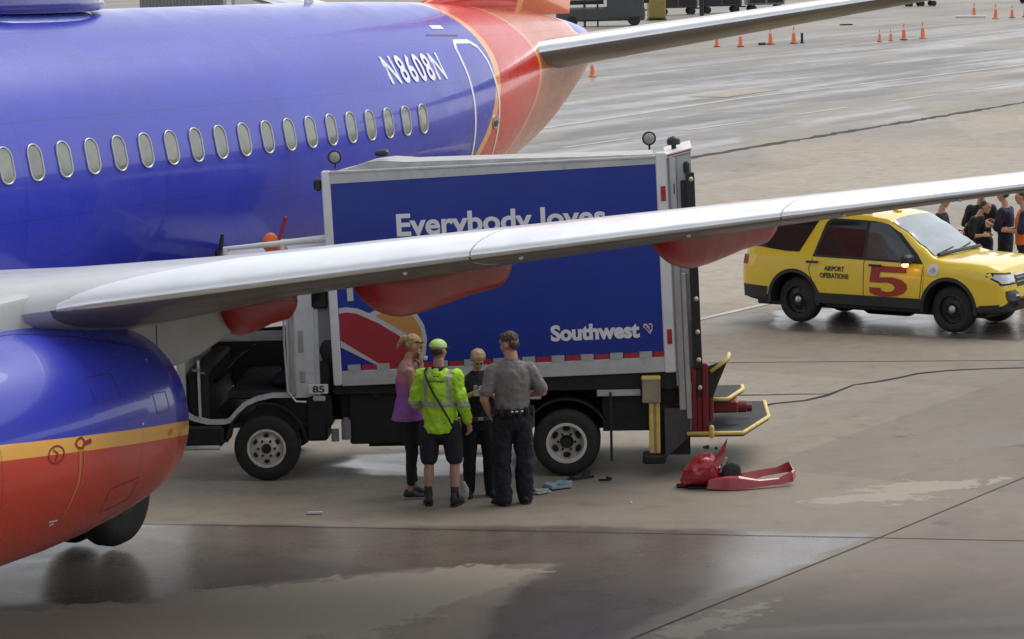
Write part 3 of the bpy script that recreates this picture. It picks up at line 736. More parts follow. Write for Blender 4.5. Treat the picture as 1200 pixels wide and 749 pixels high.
heart = tpoly(outline, -.0005, MT['heartsil'], 'heart_emblem')
tpoly([(-2.545,2.01),(-2.46,2.02),(-2.34,2.0),(-2.1,1.88),(-1.85,1.71),(-1.64,1.56),(-1.66,1.45),(-1.72,PZ),(-2.02,PZ),(-2.545,1.70)], -.0035, MT['heartred'], 'red_field', heart)
tpoly([(-2.13,1.965),(-1.95,2.035),(-1.80,2.02),(-1.69,1.93),(-1.62,1.80),(-1.605,1.64),(-1.85,1.79)], -.0035, MT['heartyel'], 'yellow_field', heart)
# small tricolour heart after the name
h2 = tpoly([(.955,1.66),(.915,1.70),(.925,1.735),(.955,1.735),(.985,1.70),(.98,1.735),(1.01,1.74),(1.025,1.71),(1.02,1.66),(.99,1.61)], -.0005, MT['heartsil'], 'heart_emblem')
tpoly([(.965,1.665),(.93,1.70),(.94,1.72),(.985,1.66),(.99,1.63)], -.0035, MT['heartred'], 'red_field', h2)
tpoly([(.985,1.72),(1.01,1.72),(1.01,1.67),(.99,1.66)], -.0035, MT['truckblue'], 'blue_field', h2)
m = tb(); m.box((-2.44,-.006,2.15),(-2.37,.003,2.30)); m.build('placard', MT['heartsil'], TRK)
# lamps on the roof line
def worklight(x, y, z, face=-1):
    m = tb(); m.lathe([(-.05,.03),(-.045,.065),(-.01,.078),(.02,.08),(.02,.06)], (x,y-.03,z), (0,face*1,0), 20, cap=True)
    m.box((x-.012,y-.03,z-.13),(x+.012,y,z-.06)); o = m.build('work_lamp', MT['black'], TRK, smooth=True, angle=40)
    m = tb(); m.lathe([(-.02,.066),(.026,.06),(.034,.02),(.035,.002)], (x,y-.03,z), (0,face*1,0), 20); m.build('lamp_lens', MT['lens'], o, smooth=True)
worklight(-2.49,.06,3.80); worklight(1.08,.06,3.84)
m = tb(); m.cone((1.36,.5,3.60),(1.36,.5,3.72),.03,.03,10); m.lathe([(0,.0),(0,.075),(.05,.08),(.08,.06),(.10,0)], (1.36,.5,3.72), (0,0,1), 18); m.build('beacon', MT['black'], TRK, smooth=True, angle=40)
m = tb(); m.box((-2.06,.3,3.76),(-1.9,.42,3.83), .02); m.build('beacon', MT['black'], TRK)
m = tb(); m.box((-2.75,.02,3.42),(-2.66,.1,3.56), .02); m.build('marker_lamp', MT['black'], TRK)
MT['maroon'] = pm('maroon_paint', (.17,.013,.016), .45, dirt=.2)
# rear tower: end frame, roller door edge, silver and black masts
m = tb(); m.prism([(1.27,1.0),(1.53,1.05),(1.54,3.66),(1.27,3.60)], .02, 1.1); m.build('rear_frame', MT['greywhite'], TRK)
m = tb(); m.prism([(1.25,3.605),(1.55,3.67),(1.555,3.715),(1.25,3.65)], -.02, 1.1); cap = m.build('rear_cap', MT['white'], TRK)
m = tb(); m.prism([(1.27,3.625),(1.54,3.684),(1.54,3.699),(1.27,3.64)], -.026, -.0205); m.build('reflector_strip', MT['tapered'], cap)
m = tb(); m.box((1.29,-.03,.72),(1.37,.0,3.62), .01); m.box((1.37,-.05,.62),(1.43,.0,2.3), .008); m.build('lift_mast', MT['alu'], TRK)
m = tb(); m.box((1.33,-.02,3.2),(1.345,-.035,3.32)); m.build('latch', MT['dgrey'], TRK)
m = tb(); m.box((1.47,-.07,1.2),(1.57,.0,3.44), .008); m.box((1.45,-.04,3.42),(1.52,.0,3.56), .02); m.box((1.41,-.02,3.0),(1.48,.0,3.35),.01); bm_ = m.build('lift_mast', MT['black'], TRK)
for z in (3.36, 3.0, 2.6, 2.0, 1.62, 1.30, .98):
    m = tb(); m.cone((1.53,-.075,z),(1.53,-.10,z+.01),.028,.024,10,True,True); m.build('marker_bulb', pm('amber_bulb', (.65,.55,.4), .3) if z == 3.36 else bpy.data.materials['amber_bulb'], bm_, smooth=True)
m = tb(); m.box((1.37,-.01,1.25),(1.46,.0,1.75),.01); m.build('grey_cover', MT['grey'], TRK)
m = MB(); m.box((1.44,-.05,.47),(1.50,.1,1.25),.012); m.box((1.56,-.06,.46),(1.63,.1,1.3),.012); m.box((1.50,-.04,.5),(1.56,.1,.95),.01)
m.cone((1.66,-.02,.62),(1.66,-.02,.9),.03,.03,10); m.build('lift_column', MT['maroon'], TRK)
m = MB(); m.box((1.50,-.045,.9),(1.56,.05,1.5),.01); m.build('lift_column', MT['black'], TRK)
m = MB(); m.cone((1.66,-.07,.47),(1.66,-.07,.56),.035,.03,12,True,True); m.build('roller', MT['yellow'], TRK, smooth=True)
# tail-lift platforms: black tread plates with yellow edges
MT['tread'] = pm('tread_plate', (.035,.036,.038), .85, 0, bump=.5, bscale=90, dirt=.3)
def platform(x0, x1, x2, z, y0, y1, ch):
    P = [(x0,y0),(x1,y0),(x2,y0+ch),(x2,y1),(x0,y1)]
    m = MB(); m.prism(P, z-.05, z, 'z'); o = m.build('platform', MT['tread'], TRK)
    m = MB(); m.path([(x0,y0,z-.01),(x1,y0,z-.01),(x2,y0+ch,z-.01),(x2,y1,z-.01)], .024, 8); m.build('platform_edge', MT['yellow'], o, smooth=True); return o
platform(1.38,2.02,2.36,.50,-.06,2.05,1.05)
platform(1.62,1.86,2.06,.84,.25,1.2,.7)
m = MB(); m.box((1.62,.3,.66),(1.98,1.1,.80),.02); m.cone((1.98,.5,.7),(2.08,.5,.7),.07,.07,12); m.cone((2.1,.9,.62),(2.16,.9,.62),.05,.05,10); m.build('lift_motor', MT['maroon'], TRK)
m = MB(); m.prism([(1.60,1.25),(1.86,1.33),(1.72,1.0),(1.66,.84),(1.60,.84)], -.02, .05); m.build('folded_flap', MT['black'], TRK)
m = MB(); m.path([(1.66,-.03,1.2),(1.86,-.03,1.34),(1.88,.25,1.36)], .022, 8); m.build('flap_edge', MT['yellow'], TRK, smooth=True)
# outrigger leg with box
m = MB(); m.box((.875,-.06,.85),(1.085,.16,1.12),.012); leg = m.build('outrigger', pm('outrigger_dull_tan', (.30,.26,.19), .6, dirt=.4, scale=6), TRK)
m = MB(); m.box((.87,-.068,1.115),(1.09,.17,1.16),.012); m.box((.95,-.03,.26),(1.0,.1,.86),.01); m.box((1.03,-.03,.26),(1.075,.1,.86),.01); m.build('yellow_leg', MT['yellow'], leg)
m = MB(); m.box((1.0,-.02,.26),(1.03,.09,.86)); m.build('leg_web', pm('leg_tan', (.34,.27,.12), .6, dirt=.4, scale=6), leg)
m = MB(); m.box((.87,-.1,.15),(1.14,.22,.25),.02); m.build('foot', MT['dark'], leg)
m = MB(); m.prism([(1.13,.2),(1.42,.46),(1.42,.78),(1.13,.78)], -.02, .0); m.build('mudflap', MT['dgrey'], TRK)
m = MB(); m.box((-.02+.52,-.03,.18),(.53,.0,.98),.004); m.build('ground_strap', MT['black'], TRK)
# chassis
m = MB()
m.box((-2.9,.55,.62),(1.4,.75,.92)); m.box((-2.9,1.55,.62),(1.4,1.75,.92)); m.box((-2.65,.05,1.0),(1.3,2.25,1.18))
m.box((-2.5,.12,.40),(-.55,.5,1.0),.02); m.box((-2.3,.3,.34),(-.6,1.9,.7)); m.box((.42,.15,.5),(1.3,2.1,1.02)); m.box((1.0,.1,.22),(1.42,1.9,.8)); m.box((-2.6,.25,.62),(-2.45,2.1,1.15))
for x in (-2.2,-1.6,-1.0): m.box((x,.06,.95),(x+.06,.2,1.15))
m.cone((-.4,1.15,.39),(.5,1.15,.5),.15,.12,14); m.cone((0,.3,.39),(0,2.1,.39),.09,.09,12); m.cone((-3.46,.3,.39),(-3.46,2.1,.39),.07,.07,12)
m.build('chassis', MT['dark'], TRK)
m = MB(); m.box((-1.9,.09,.50),(-1.15,.12,.92),.01); m.box((-1.9,.08,.93),(-1.15,.12,.96)); m.box((-1.05,.09,.48),(-.62,.12,.9),.01); m.build('side_box', MT['black'], TRK)
m = MB(); m.box((-.62,.05,.90),(-.28,.09,.99),.008); m.build('frame_strip', MT['greywhite'], TRK)
m = MB(); m.box((.36,.05,.92),(.86,.09,1.0),.008); m.build('frame_strip', MT['greywhite'], TRK)
m = MB()   # rear mudguard arch
A = [radians(25+130*i/12) for i in range(13)]
m.loft([[(.50*cos(a),.02,.39+.50*sin(a)) ,(.50*cos(a),.5,.39+.50*sin(a)),(.52*cos(a),.5,.39+.52*sin(a)),(.52*cos(a),.02,.39+.52*sin(a))] for a in A]); m.build('mudguard', MT['dark'], TRK)
m = MB(); m.box((.60,.12,1.02),(.85,.16,1.12),.01); m.box((.1,.08,1.0),(.38,.1,1.06),.01); m.build('under_body_plate', MT['dgrey'], TRK)
m = MB(); m.cone((-2.66,.02,.46),(-2.66,.02,.60),.045,.045,14); m.cone((-2.53,.02,.48),(-2.53,.02,.70),.055,.055,14); m.cone((-2.53,.02,.70),(-2.53,.02,.73),.03,.03,10); m.build('air_canister', MT['grey'], TRK, smooth=True, angle=40)
# wheels
def wheel(x, y, R_, wd, deep, parent, sgn=-1):
    # sgn -1: outer face towards -y
    t = MB(); h = wd/2
    t.lathe([(-h*.9,R_*.56),(-h,R_*.66),(-h*.98,R_*.84),(-h*.84,R_*.95),(-h*.5,R_*.992),(0,R_),(h*.5,R_*.992),(h*.84,R_*.95),(h*.98,R_*.84),(h,R_*.66),(h*.9,R_*.56)], (x,y,R_), (0,1,0), 48)
    for dz in (-.55,-.2,.2,.55):
        pass
    w_ = t.build('wheel', MT['rubber'], parent, smooth=True, angle=60)
    f = sgn
    r = MB(); o = (x, y, R_)
    if not deep:
        r.lathe([(h*.86,R_*.60),(h*.98,R_*.58),(h*.96,R_*.52),(h*.5,R_*.50),(h*.55,R_*.44),(h*.85,R_*.30),(h*.92,R_*.22),(h*.92,0.001)], o, (0,f,0), 40)
    else:
        r.lathe([(h*.86,R_*.62),(h*.98,R_*.60),(h*.98,R_*.52),(h*.7,R_*.50),(-h*.1,R_*.48),(-h*.2,R_*.40),(0,R_*.28),(h*.1,R_*.2)], o, (0,f,0), 40)
    rm = r.build('rim', pm('rim_cream', (.68,.65,.57), .45, var=.12, dirt=.4, dirtcol=(.2,.17,.13), scale=8) if 'rim_cream' not in bpy.data.materials else bpy.data.materials['rim_cream'], w_, smooth=True, angle=45)
    d = MB(); hy = y+f*h*.93
    d.cone((x,y+f*h*.4,R_),(x,y+f*h*1.12,R_),R_*.17,R_*.14,20)
    for k in range(6):
        a = 2*pi*(k+.5)/6; q_ = MB
        c = (x+R_*.39*cos(a), y+f*(h*.74 if not deep else -h*.05), R_+R_*.39*sin(a))
        rr = R_*.062 if not deep else R_*.085
        tx, tz = -sin(a), cos(a)
        ring = []
        for yy in (c[1]-f*.005, c[1]+f*.014):
            ring.append([(c[0]+tx*rr*1.35*cos(b)+cos(a)*rr*.9*sin(b), yy, c[2]+tz*rr*1.35*cos(b)+sin(a)*rr*.9*sin(b)) for b in [2*pi*j/12 for j in range(12)]])
        d.loft(ring)
        a2 = 2*pi*k/6; c2 = (x+R_*.25*cos(a2), y+f*(h*.86 if not deep else h*.12), R_+R_*.25*sin(a2))
        d.cone(c2, (c2[0], c2[1]+f*.035, c2[2]), .016, .013, 8)
    d.build('hub', MT['dark'], w_, smooth=True, angle=35)
    return w_
wheel(0,.13,.39,.24,True,TRK); wheel(0,.43,.39,.24,True,TRK); wheel(0,1.87,.39,.24,True,TRK,1); wheel(0,2.17,.39,.24,True,TRK,1)
wheel(-3.46,.14,.385,.25,False,TRK); wheel(-3.46,2.1,.385,.25,False,TRK,1)
# ---- cab (door taken off: dark interior shows)
CW0, CW1 = .04, 2.2
MT['cabwhite'] = pm('cab_white_paint', (.60,.61,.60), .35, var=.08, dirt=.35, dirtcol=(.3,.29,.27), scale=3)
cab = MB()
cab.prism([(-3.19,.97),(-2.97,.97),(-2.88,1.0),(-2.86,2.42),(-3.19,2.42)], CW0, CW0+.07)     # B pillar
cab.box((-2.93,CW0+.03,.98),(-2.82,CW1,2.45),.01)                          # back wall
sill = [(-4.38,.80),(-4.3,.745),(-4.12,.70),(-3.92,.70),(-3.87,.72),(-3.80,.80),(-3.70,.90),(-3.55,.965),(-3.38,1.0),(-3.19,1.0)]
def band(pts, w_, y0, y1, mb):
    for i in range(len(pts)-1):
        (a, b), (c, d) = pts[i], pts[i+1]; dx, dz = c-a, d-b; l = math.hypot(dx, dz); nx_, nz_ = -dz/l*w_/2, dx/l*w_/2
        mb.prism([(a-nx_,b-nz_),(c-nx_,d-nz_),(c+nx_,d+nz_),(a+nx_,b+nz_)], y0, y1)
band(sill, .055, CW0, CW0+.06, cab)
cab.box((-4.23,CW0,.72),(-4.205,CW0+.05,1.42))                            # thin A pillar edge
cab.prism([(-4.42,1.42),(-4.36,1.42),(-4.02,2.42),(-4.10,2.42)], CW0+.04, CW0+.1)
cab.prism([(-4.46,1.0),(-4.40,1.0),(-4.42,1.42),(-4.48,1.42)], CW0+.04, CW0+.1)
cab.prism([(-4.12,2.40),(-2.84,2.42),(-2.86,2.52),(-4.0,2.50)], CW0, CW1)  # roof
cab.box((-4.44,CW0+.05,.52),(-4.38,CW1,1.4),.02)                          # nose
cab2 = MB()
for y in (CW1-.05,):
    cab2.prism([(-4.42,.75),(-2.86,.97),(-2.86,1.55),(-4.42,1.45)], y, y+.05); cab2.prism([(-2.95,1.5),(-2.86,1.5),(-2.86,2.42),(-2.98,2.42)], y, y+.05); cab2.prism([(-4.42,1.42),(-4.36,1.42),(-4.02,2.42),(-4.10,2.42)], y, y+.05)
co = cab.build('cab', MT['cabwhite'], TRK, angle=35); cab2.build('far_door_lining', MT['dgrey'], TRK)
m = MB(); m.box((-3.16,CW0-.02,1.0),(-3.09,CW0,2.35),.01); m.box((-3.05,CW0-.012,1.5),(-2.99,CW0,1.75),.01); m.box((-3.04,CW0-.012,1.15),(-2.98,CW0,1.28),.01); m.path([(-3.2,CW0-.02,2.3),(-3.21,CW0-.03,1.6),(-3.19,CW0-.02,1.05),(-3.1,CW0-.02,.93),(-2.98,CW0-.01,.92)], .014, 6); m.build('door_seal', MT['alu'], TRK, smooth=True, angle=40)
m = MB(); m.box((-2.90,CW0-.004,2.0),(-2.70,CW0+.04,2.30),.03); m.build('quarter_window', MT['glass'], TRK)
m = MB(); m.prism([(-2.96,1.30),(-2.68,1.45),(-2.66,2.42),(-2.94,2.42)], CW0+.05, CW0+.5); m.build('cab_rear_panel', MT['grey'], TRK)
m = MB(); m.ell((-2.72,.25,1.50),(.17,.2,.24),14,8); m.box((-2.95,.1,1.0),(-2.68,.6,1.45),.04); m.box((-2.9,.1,.6),(-2.7,.5,1.0),.03); m.build('air_intake', MT['dark'], TRK, smooth=True, angle=40)
m = MB(); m.prism([(-4.08,2.38),(-4.40,1.44),(-4.38,1.44),(-4.06,2.38)], CW0+.1, CW1-.06); m.build('windscreen', MT['glass'], TRK)
m = MB(); m.box((-4.36,.1,.62),(-2.95,2.1,.68)); m.box((-4.36,.1,.66),(-4.12,2.1,1.30),.04); m.box((-3.9,.1,.95),(-2.95,2.1,1.05),.02); m.prism([(-3.75,.66),(-3.5,.93),(-2.95,1.0),(-2.95,.66)], .12, 2.0)
m.box((-3.42,.25,1.05),(-3.0,.75,1.18),.05); m.box((-3.1,.25,1.1),(-2.96,.75,1.75),.05); m.box((-3.42,1.3,1.05),(-3.0,1.95,1.18),.05); m.box((-3.1,1.3,1.1),(-2.96,1.95,1.7),.05)
m.build('cab_interior', MT['dark'], TRK, smooth=True, angle=40)
m = MB(); c = Vector((-3.78,.48,1.42)); ax_ = Vector((-.55,0,.83)).normalized(); e1 = Vector((0,1,0)); e2 = ax_.cross(e1)
m.path([tuple(c+e1*.2*cos(t)+e2*.2*sin(t)) for t in [2*pi*k/20 for k in range(20)]], .013, 6, True); m.path([tuple(c-e1*.19),tuple(c),tuple(c+e1*.19)], .012, 6); m.path([tuple(c),(-4.1,.48,1.1)], .025, 8); m.build('steering_wheel', MT['black'], TRK, smooth=True)
m = MB(); m.box((-4.05,.14,1.62),(-3.2,.17,1.74),.01); m.box((-3.95,.13,1.64),(-3.75,.14,1.71)); m.build('sun_visor_rail', MT['grey'], TRK)
m = MB(); m.prism([(-4.0,1.74),(-3.2,1.74),(-3.2,2.3),(-3.9,2.3)], CW1-.04, CW1-.02); m.build('far_door_window', pm('far_window_hazy', (.16,.17,.17), .2), TRK)
m = MB(); m.box((-4.42,.0,.42),(-3.95,.5,.66),.03); m.box((-4.44,.3,.42),(-4.36,2.1,.66),.03); m.build('bumper_step', MT['dark'], TRK)
m = MB(); m.path([(-4.40,.0,.41),(-4.0,.0,.41)], .028, 8); m.build('step_bar', MT['greywhite'], TRK, smooth=True)
m = MB(); m.box((-4.47,.08,.60),(-4.38,.2,.92),.03); m.build('headlight', MT['lens'], TRK)
m = MB()
A = [radians(8+165*i/12) for i in range(13)]
m.loft([[(-3.46+.455*cos(a),.04,.40+.50*sin(a)),(-3.46+.455*cos(a),.42,.40+.50*sin(a)),(-3.46+.485*cos(a),.42,.40+.53*sin(a)),(-3.46+.485*cos(a),.04,.40+.53*sin(a))] for a in A]); m.build('wheel_arch', MT['dark'], TRK)
m = MB(); m.box((-3.0,.08,.45),(-2.75,.5,1.0),.03); m.box((-4.36,.1,.5),(-3.95,1.9,.72)); m.build('splash_guard', MT['dark'], TRK)
m = MB(); m.box((-2.945,-.02,1.02),(-2.72,.0,1.13),.004); pl = m.build('number_plate', MT['white'], TRK)
P, fs, asp = text_geo('85', .03); m = MB(); m.add([(-2.90+.14*u, -.0225, 1.035+.08*v) for u, v in P], fs); m.build('plate_number', MT['dgrey'], pl)
m = MB(); m.box((-2.9,.0,.93),(-2.76,.05,.99),.01); m.build('tail_bracket', MT['greywhite'], TRK)
m = MB(); m.box((-4.28,.0,1.30),(-4.19,.02,1.33)); m.box((-4.19,.0,1.27),(-4.14,.02,1.29)); m.build('door_hinge', MT['grey'], TRK)
# fold-out front platform with railing over the cab
m = MB(); m.box((-3.95,.1,2.52),(-2.68,2.2,2.58),.01); fp = m.build('front_platform', MT['greywhite'], TRK)
m = MB(); m.path([(-3.88,.1,2.70),(-3.3,.1,2.745),(-2.68,.1,2.80)], [.026,.034,.045], 10); m.cone((-3.86,.1,2.55),(-3.86,.1,2.70),.032,.032,10); m.cone((-3.2,.1,2.55),(-3.2,.1,2.74),.032,.032,10); m.build('railing', MT['white'], fp, smooth=True, angle=40)
m = MB(); m.box((-3.99,.15,2.56),(-3.92,.3,2.70),.03); m.cone((-3.93,.2,2.66),(-3.90,.2,2.86),.03,.02,8); m.build('hinge_arm', MT['dark'], fp)
MT['orange'] = pm('flag_orange', (.72,.16,.035), .7, var=.2, scale=12)
m = MB(); m.cone((-3.30,.3,2.66),(-3.18,.3,3.02),.018,.022,8,True,True); m.build('red_wand', MT['red'], fp, smooth=True)
m = MB(); m.ell((-3.36,.28,2.74),(.10,.06,.12),12,8); m.ell((-3.28,.28,2.66),(.12,.06,.08),12,8); m.build('orange_flag', MT['orange'], fp, smooth=True)

# ================================================================== YELLOW SUV (local: x to the front, y to its left/far side, origin at the near rear tyre's contact)
SUV = empty('airport_suv', (4.50,44.0,0), -.64, 'yellow airport operations suv with a large red number 5 on its door', 'car'); SUV.scale = (.945,.945,.985)
MT['suvyel'] = pm('suv_yellow_paint', (.84,.60,.04), .3, coat=.7, var=.04)
MT['trim'] = pm('suv_black_trim', (.02,.02,.02), .55)
HW = 1.0; YC = .86
def lerp_t(x, T):
    for i in range(len(T)-1):
        if x <= T[i+1][0] or i == len(T)-2:
            t = max(0, min(1, (x-T[i][0])/(T[i+1][0]-T[i][0])))
            t2 = t*t*(3-2*t)*.5 + t*.5
            return [T[i][c]*(1-t2)+T[i+1][c]*t2 for c in range(1, len(T[0]))]
# x: half width, belt z, top z, top half width, bottom z
CT = [(-1.06,.84,.95,1.05,.72,.50),(-1.02,.90,1.06,1.30,.74,.42),(-.94,.95,1.10,1.52,.74,.36),(-.78,.97,1.12,1.69,.74,.33),(-.4,.985,1.13,1.74,.73,.33),(.6,.99,1.11,1.775,.73,.33),(1.3,.99,1.08,1.765,.73,.33),(1.62,.99,1.065,1.73,.73,.33),
      (1.95,.99,1.05,1.56,.75,.33),(2.3,.985,1.04,1.33,.79,.33),(2.55,.98,1.035,1.165,.83,.33),(2.75,.98,1.03,1.125,.84,.33),(3.2,.965,1.02,1.115,.82,.33),(3.5,.94,.99,1.09,.79,.33),(3.68,.90,.95,1.04,.76,.34),(3.78,.84,.82,.90,.70,.36),(3.82,.76,.62,.66,.6,.40)]
def cpar(x): return lerp_t(x, CT)
def csec(x):
    w_, zb, zt, wt, z0 = cpar(x)
    zs = z0+.12
    return [(0,z0),(w_*.86,z0),(w_*.97,z0+.03),(w_*.995,zs),(w_,.62 if .62 < zb-.15 else (zs+zb)/2),(w_*1.0,(.62+zb)/2 if .62 < zb-.15 else zb-.08),(w_*.985,zb-.04),(w_*.955,zb),((w_*.955*2+wt)/3,zb+(zt-zb)*.36),((w_*.955+wt*2)/3,zb+(zt-zb)*.70),(wt,zb+(zt-zb)*.90),(wt*.93,zb+(zt-zb)*.975),(wt*.6,zt+.012),(0,zt+.022)]
m = MB(); R = []; x = -1.06; xs = []
while x < 3.82: xs.append(x); x += .07
xs.append(3.82)
for x in xs:
    h = csec(x); R.append([(x, YC-a, b) for a, b in h] + [(x, YC+a, b) for a, b in reversed(h[1:-1])])
m.loft(R); sb = m.build('body', [MT['suvyel'], MT['trim']], SUV, smooth=True, angle=38); recalc(sb)
cut = []
for x in (0, 2.865):
    for y0 in (-.2, 1.42):
        c = MB(); c.prism([(x+.445*cos(t), .39+.445*sin(t)) for t in [pi*q/30 for q in range(31)]]+[(x-.445,-.2),(x+.445,-.2)], y0, y0+.5); o = c.build('cut', MT['trim'], SUV); recalc(o); 
        mod = sb.modifiers.new('b', 'BOOLEAN'); mod.operation = 'DIFFERENCE'; mod.object = o; mod.solver = 'EXACT'; cut.append(o)
bpy.context.view_layer.update(); apply_mods(sb)
for o in cut: bpy.data.objects.remove(o)
sb.data.materials.clear(); sb.data.materials.append(MT['suvyel']); sb.data.materials.append(MT['trim'])
for p in sb.data.polygons:
    c = p.center
    r0 = min(math.hypot(c.x, c.z-.4), math.hypot(c.x-2.865, c.z-.4))
    inner = (abs(p.normal.y) > .8 and .25 < c.y < 1.47) or (r0 < .452 and abs(p.normal.y) < .3)
    p.material_index = 1 if (c.z < .45 or inner or (c.x > 3.72 and c.z < .52)) else 0
sb.data.shade_smooth(); sb.data.set_sharp_from_angle(angle=radians(32))
def cy(x, z):   # near-side surface y at x,z
    h = csec(x); 
    for i in range(3, len(h)-1):
        if h[i][1] <= z <= h[i+1][1]: t = (z-h[i][1])/(h[i+1][1]-h[i][1]+1e-9); return YC-(h[i][0]*(1-t)+h[i+1][0]*t)
    return YC-h[3][0]
def cpatch(poly, mat, name, off=.006, mirror=True, parent=SUV, thick=True):
    # polygon on the side surface, filled by a fine grid clipped via triangulated fan subdivisions
    import bmesh
    res = []
    for sgn in ((1, -1) if mirror else (1,)):
        b = bmesh.new(); vs = [b.verts.new((x, 0, z)) for x, z in poly]; b.faces.new(vs)
        zs = sorted(set(round(min(p[1] for p in poly)+i*.04, 3) for i in range(1, int((max(p[1] for p in poly)-min(p[1] for p in poly))/.04)+1)))
        for z in zs: bmesh.ops.bisect_plane(b, geom=b.verts[:]+b.edges[:]+b.faces[:], plane_co=(0,0,z), plane_no=(0,0,1))
        x0 = min(p[0] for p in poly); x1 = max(p[0] for p in poly); k_ = 1
        while x0+k_*.12 < x1: bmesh.ops.bisect_plane(b, geom=b.verts[:]+b.edges[:]+b.faces[:], plane_co=(x0+k_*.12,0,0), plane_no=(1,0,0)); k_ += 1
        for v in b.verts:
            v.co.z = min(v.co.z, csec(v.co.x)[10][1]-.004)
            y = cy(v.co.x, v.co.z)-off; v.co.y = y if sgn == 1 else 2*YC-y
        me = bpy.data.meshes.new(name); b.to_mesh(me); b.free(); me.materials.append(mat); me.shade_smooth()
        o = bpy.data.objects.new(name, me); COL.objects.link(o); o.parent = parent; res.append(o)
        recalc(o)
    return res
m_tint = pm('tinted_glass', (.018,.02,.023), .08, coat=.3); m_cl = pm('clear_side_glass', (.06,.075,.08), .06, coat=.3); m_ws = pm('windscreen_glass', (.23,.28,.29), .08, coat=.5, var=.12)
cpatch([(.42,1.135),(1.30,1.125),(1.30,1.66),(.68,1.66),(.60,1.62)], m_tint, 'rear_door_window', .011)
cpatch([(1.36,1.12),(2.28,1.09),(2.22,1.17),(1.86,1.50),(1.68,1.63),(1.62,1.655),(1.36,1.66)], m_cl, 'front_door_window', .011)
cpatch([(.36,1.10),(2.40,1.065),(2.28,1.20),(1.88,1.55),(1.70,1.68),(.62,1.70),(.54,1.64)], MT['trim'], 'window_frame', .007)
cpatch([(-.80,1.22),(-.15,1.16),(.10,1.16),(.36,1.60),(.40,1.66),(-.55,1.655),(-.70,1.58)], m_tint, 'quarter_window')
cpatch([(2.42,.62),(2.44,1.0),(2.435,1.0),(2.415,.62)], MT['trim'], 'door_gap', .004, False)
for pts in ([(1.34,1.10),(1.33,.52)],[(.38,1.08),(.30,.9),(.36,.72),(.52,.5)],[(2.42,1.04),(2.36,.52)],[(.45,.50),(2.36,.50)]):
    for i in range(len(pts)-1):
        (a, b), (c, d) = pts[i], pts[i+1]; dx, dz = c-a, d-b; l = math.hypot(dx, dz); nx_, nz_ = -dz/l*.006, dx/l*.006
        cpatch([(a-nx_,b-nz_),(c-nx_,d-nz_),(c+nx_,d+nz_),(a+nx_,b+nz_)], MT['trim'], 'door_gap', .003, False)
# windscreen patch: between x=1.66 and 2.56 across the top
m = MB(); R = []
for i in range(10):
    x = 1.70+(2.52-1.70)*i/9; w_, zb, zt, wt, z0 = cpar(x); h = csec(x); row = []
    for j in range(9):
        u = -1+2*j/8; yy = u*wt*.92; z = None
        a = abs(yy)
        for q_ in range(9, len(h)-1):
            if h[q_+1][0] <= a <= h[q_][0]: t = (a-h[q_][0])/(h[q_+1][0]-h[q_][0]-1e-9); z = h[q_][1]*(1-t)+h[q_+1][1]*t
        row.append((x+.008, YC+yy, (z or zt)+.012))
    R.append(row)
m.loft(R, cap=False, closed=False); o = m.build('windscreen', m_ws, SUV, smooth=True)
m = MB()
for (xa, ya, xb, yb) in ((2.54,YC-.6,2.47,YC-.02),(2.54,YC+.1,2.46,YC+.6)): 
    wa, wb = cpar(xa), cpar(xb); m.path([(xa,ya,wa[2]+.05),(xb,yb,wb[2]+.04)], .012, 6)
m.path([(2.57,YC-.72,1.20),(2.62,YC,1.215),(2.57,YC+.72,1.20)], .03, 6); m.build('wiper', MT['trim'], SUV)
for p_ in ([(.26,1.0),(.50,1.0),(.50,1.03),(.26,1.03)], [(1.44,1.0),(1.68,1.0),(1.68,1.03),(1.44,1.03)]):
    (a, b) = p_[0]; m = MB(); y = cy(a, b); m.box((a,y-.045,b),(a+.24,y-.012,b+.03),.01); m.box((a+.02,y-.02,b),(a+.05,y+.01,b+.03)); m.box((a+.19,y-.02,b),(a+.22,y+.01,b+.03)); m.build('door_handle', MT['trim'], SUV)
m = MB(); m.box((2.12,-.36,1.06),(2.26,-.10,1.22),.04); m.box((2.16,-.12,1.08),(2.24,.0,1.12),.01); o = m.build('mirror', MT['trim'], SUV)
m = MB(); m.box((2.12,2*YC+.10,1.06),(2.26,2*YC+.36,1.22),.04); m.build('mirror', MT['trim'], SUV)
k = NT('amber_light_lit'); k.set(Base_Color=(.9,.35,.05), Emission_Color=(1,.42,.12), Emission_Strength=5.0)
m = MB(); m.ell((2.20,-.30,1.07),(.055,.06,.04),12,8); m.build('signal_light', k.m, o, smooth=True)
m = MB(); m.ell((2.20,2*YC+.3,1.07),(.055,.06,.04),12,8); m.build('signal_light', k.m, o, smooth=True)
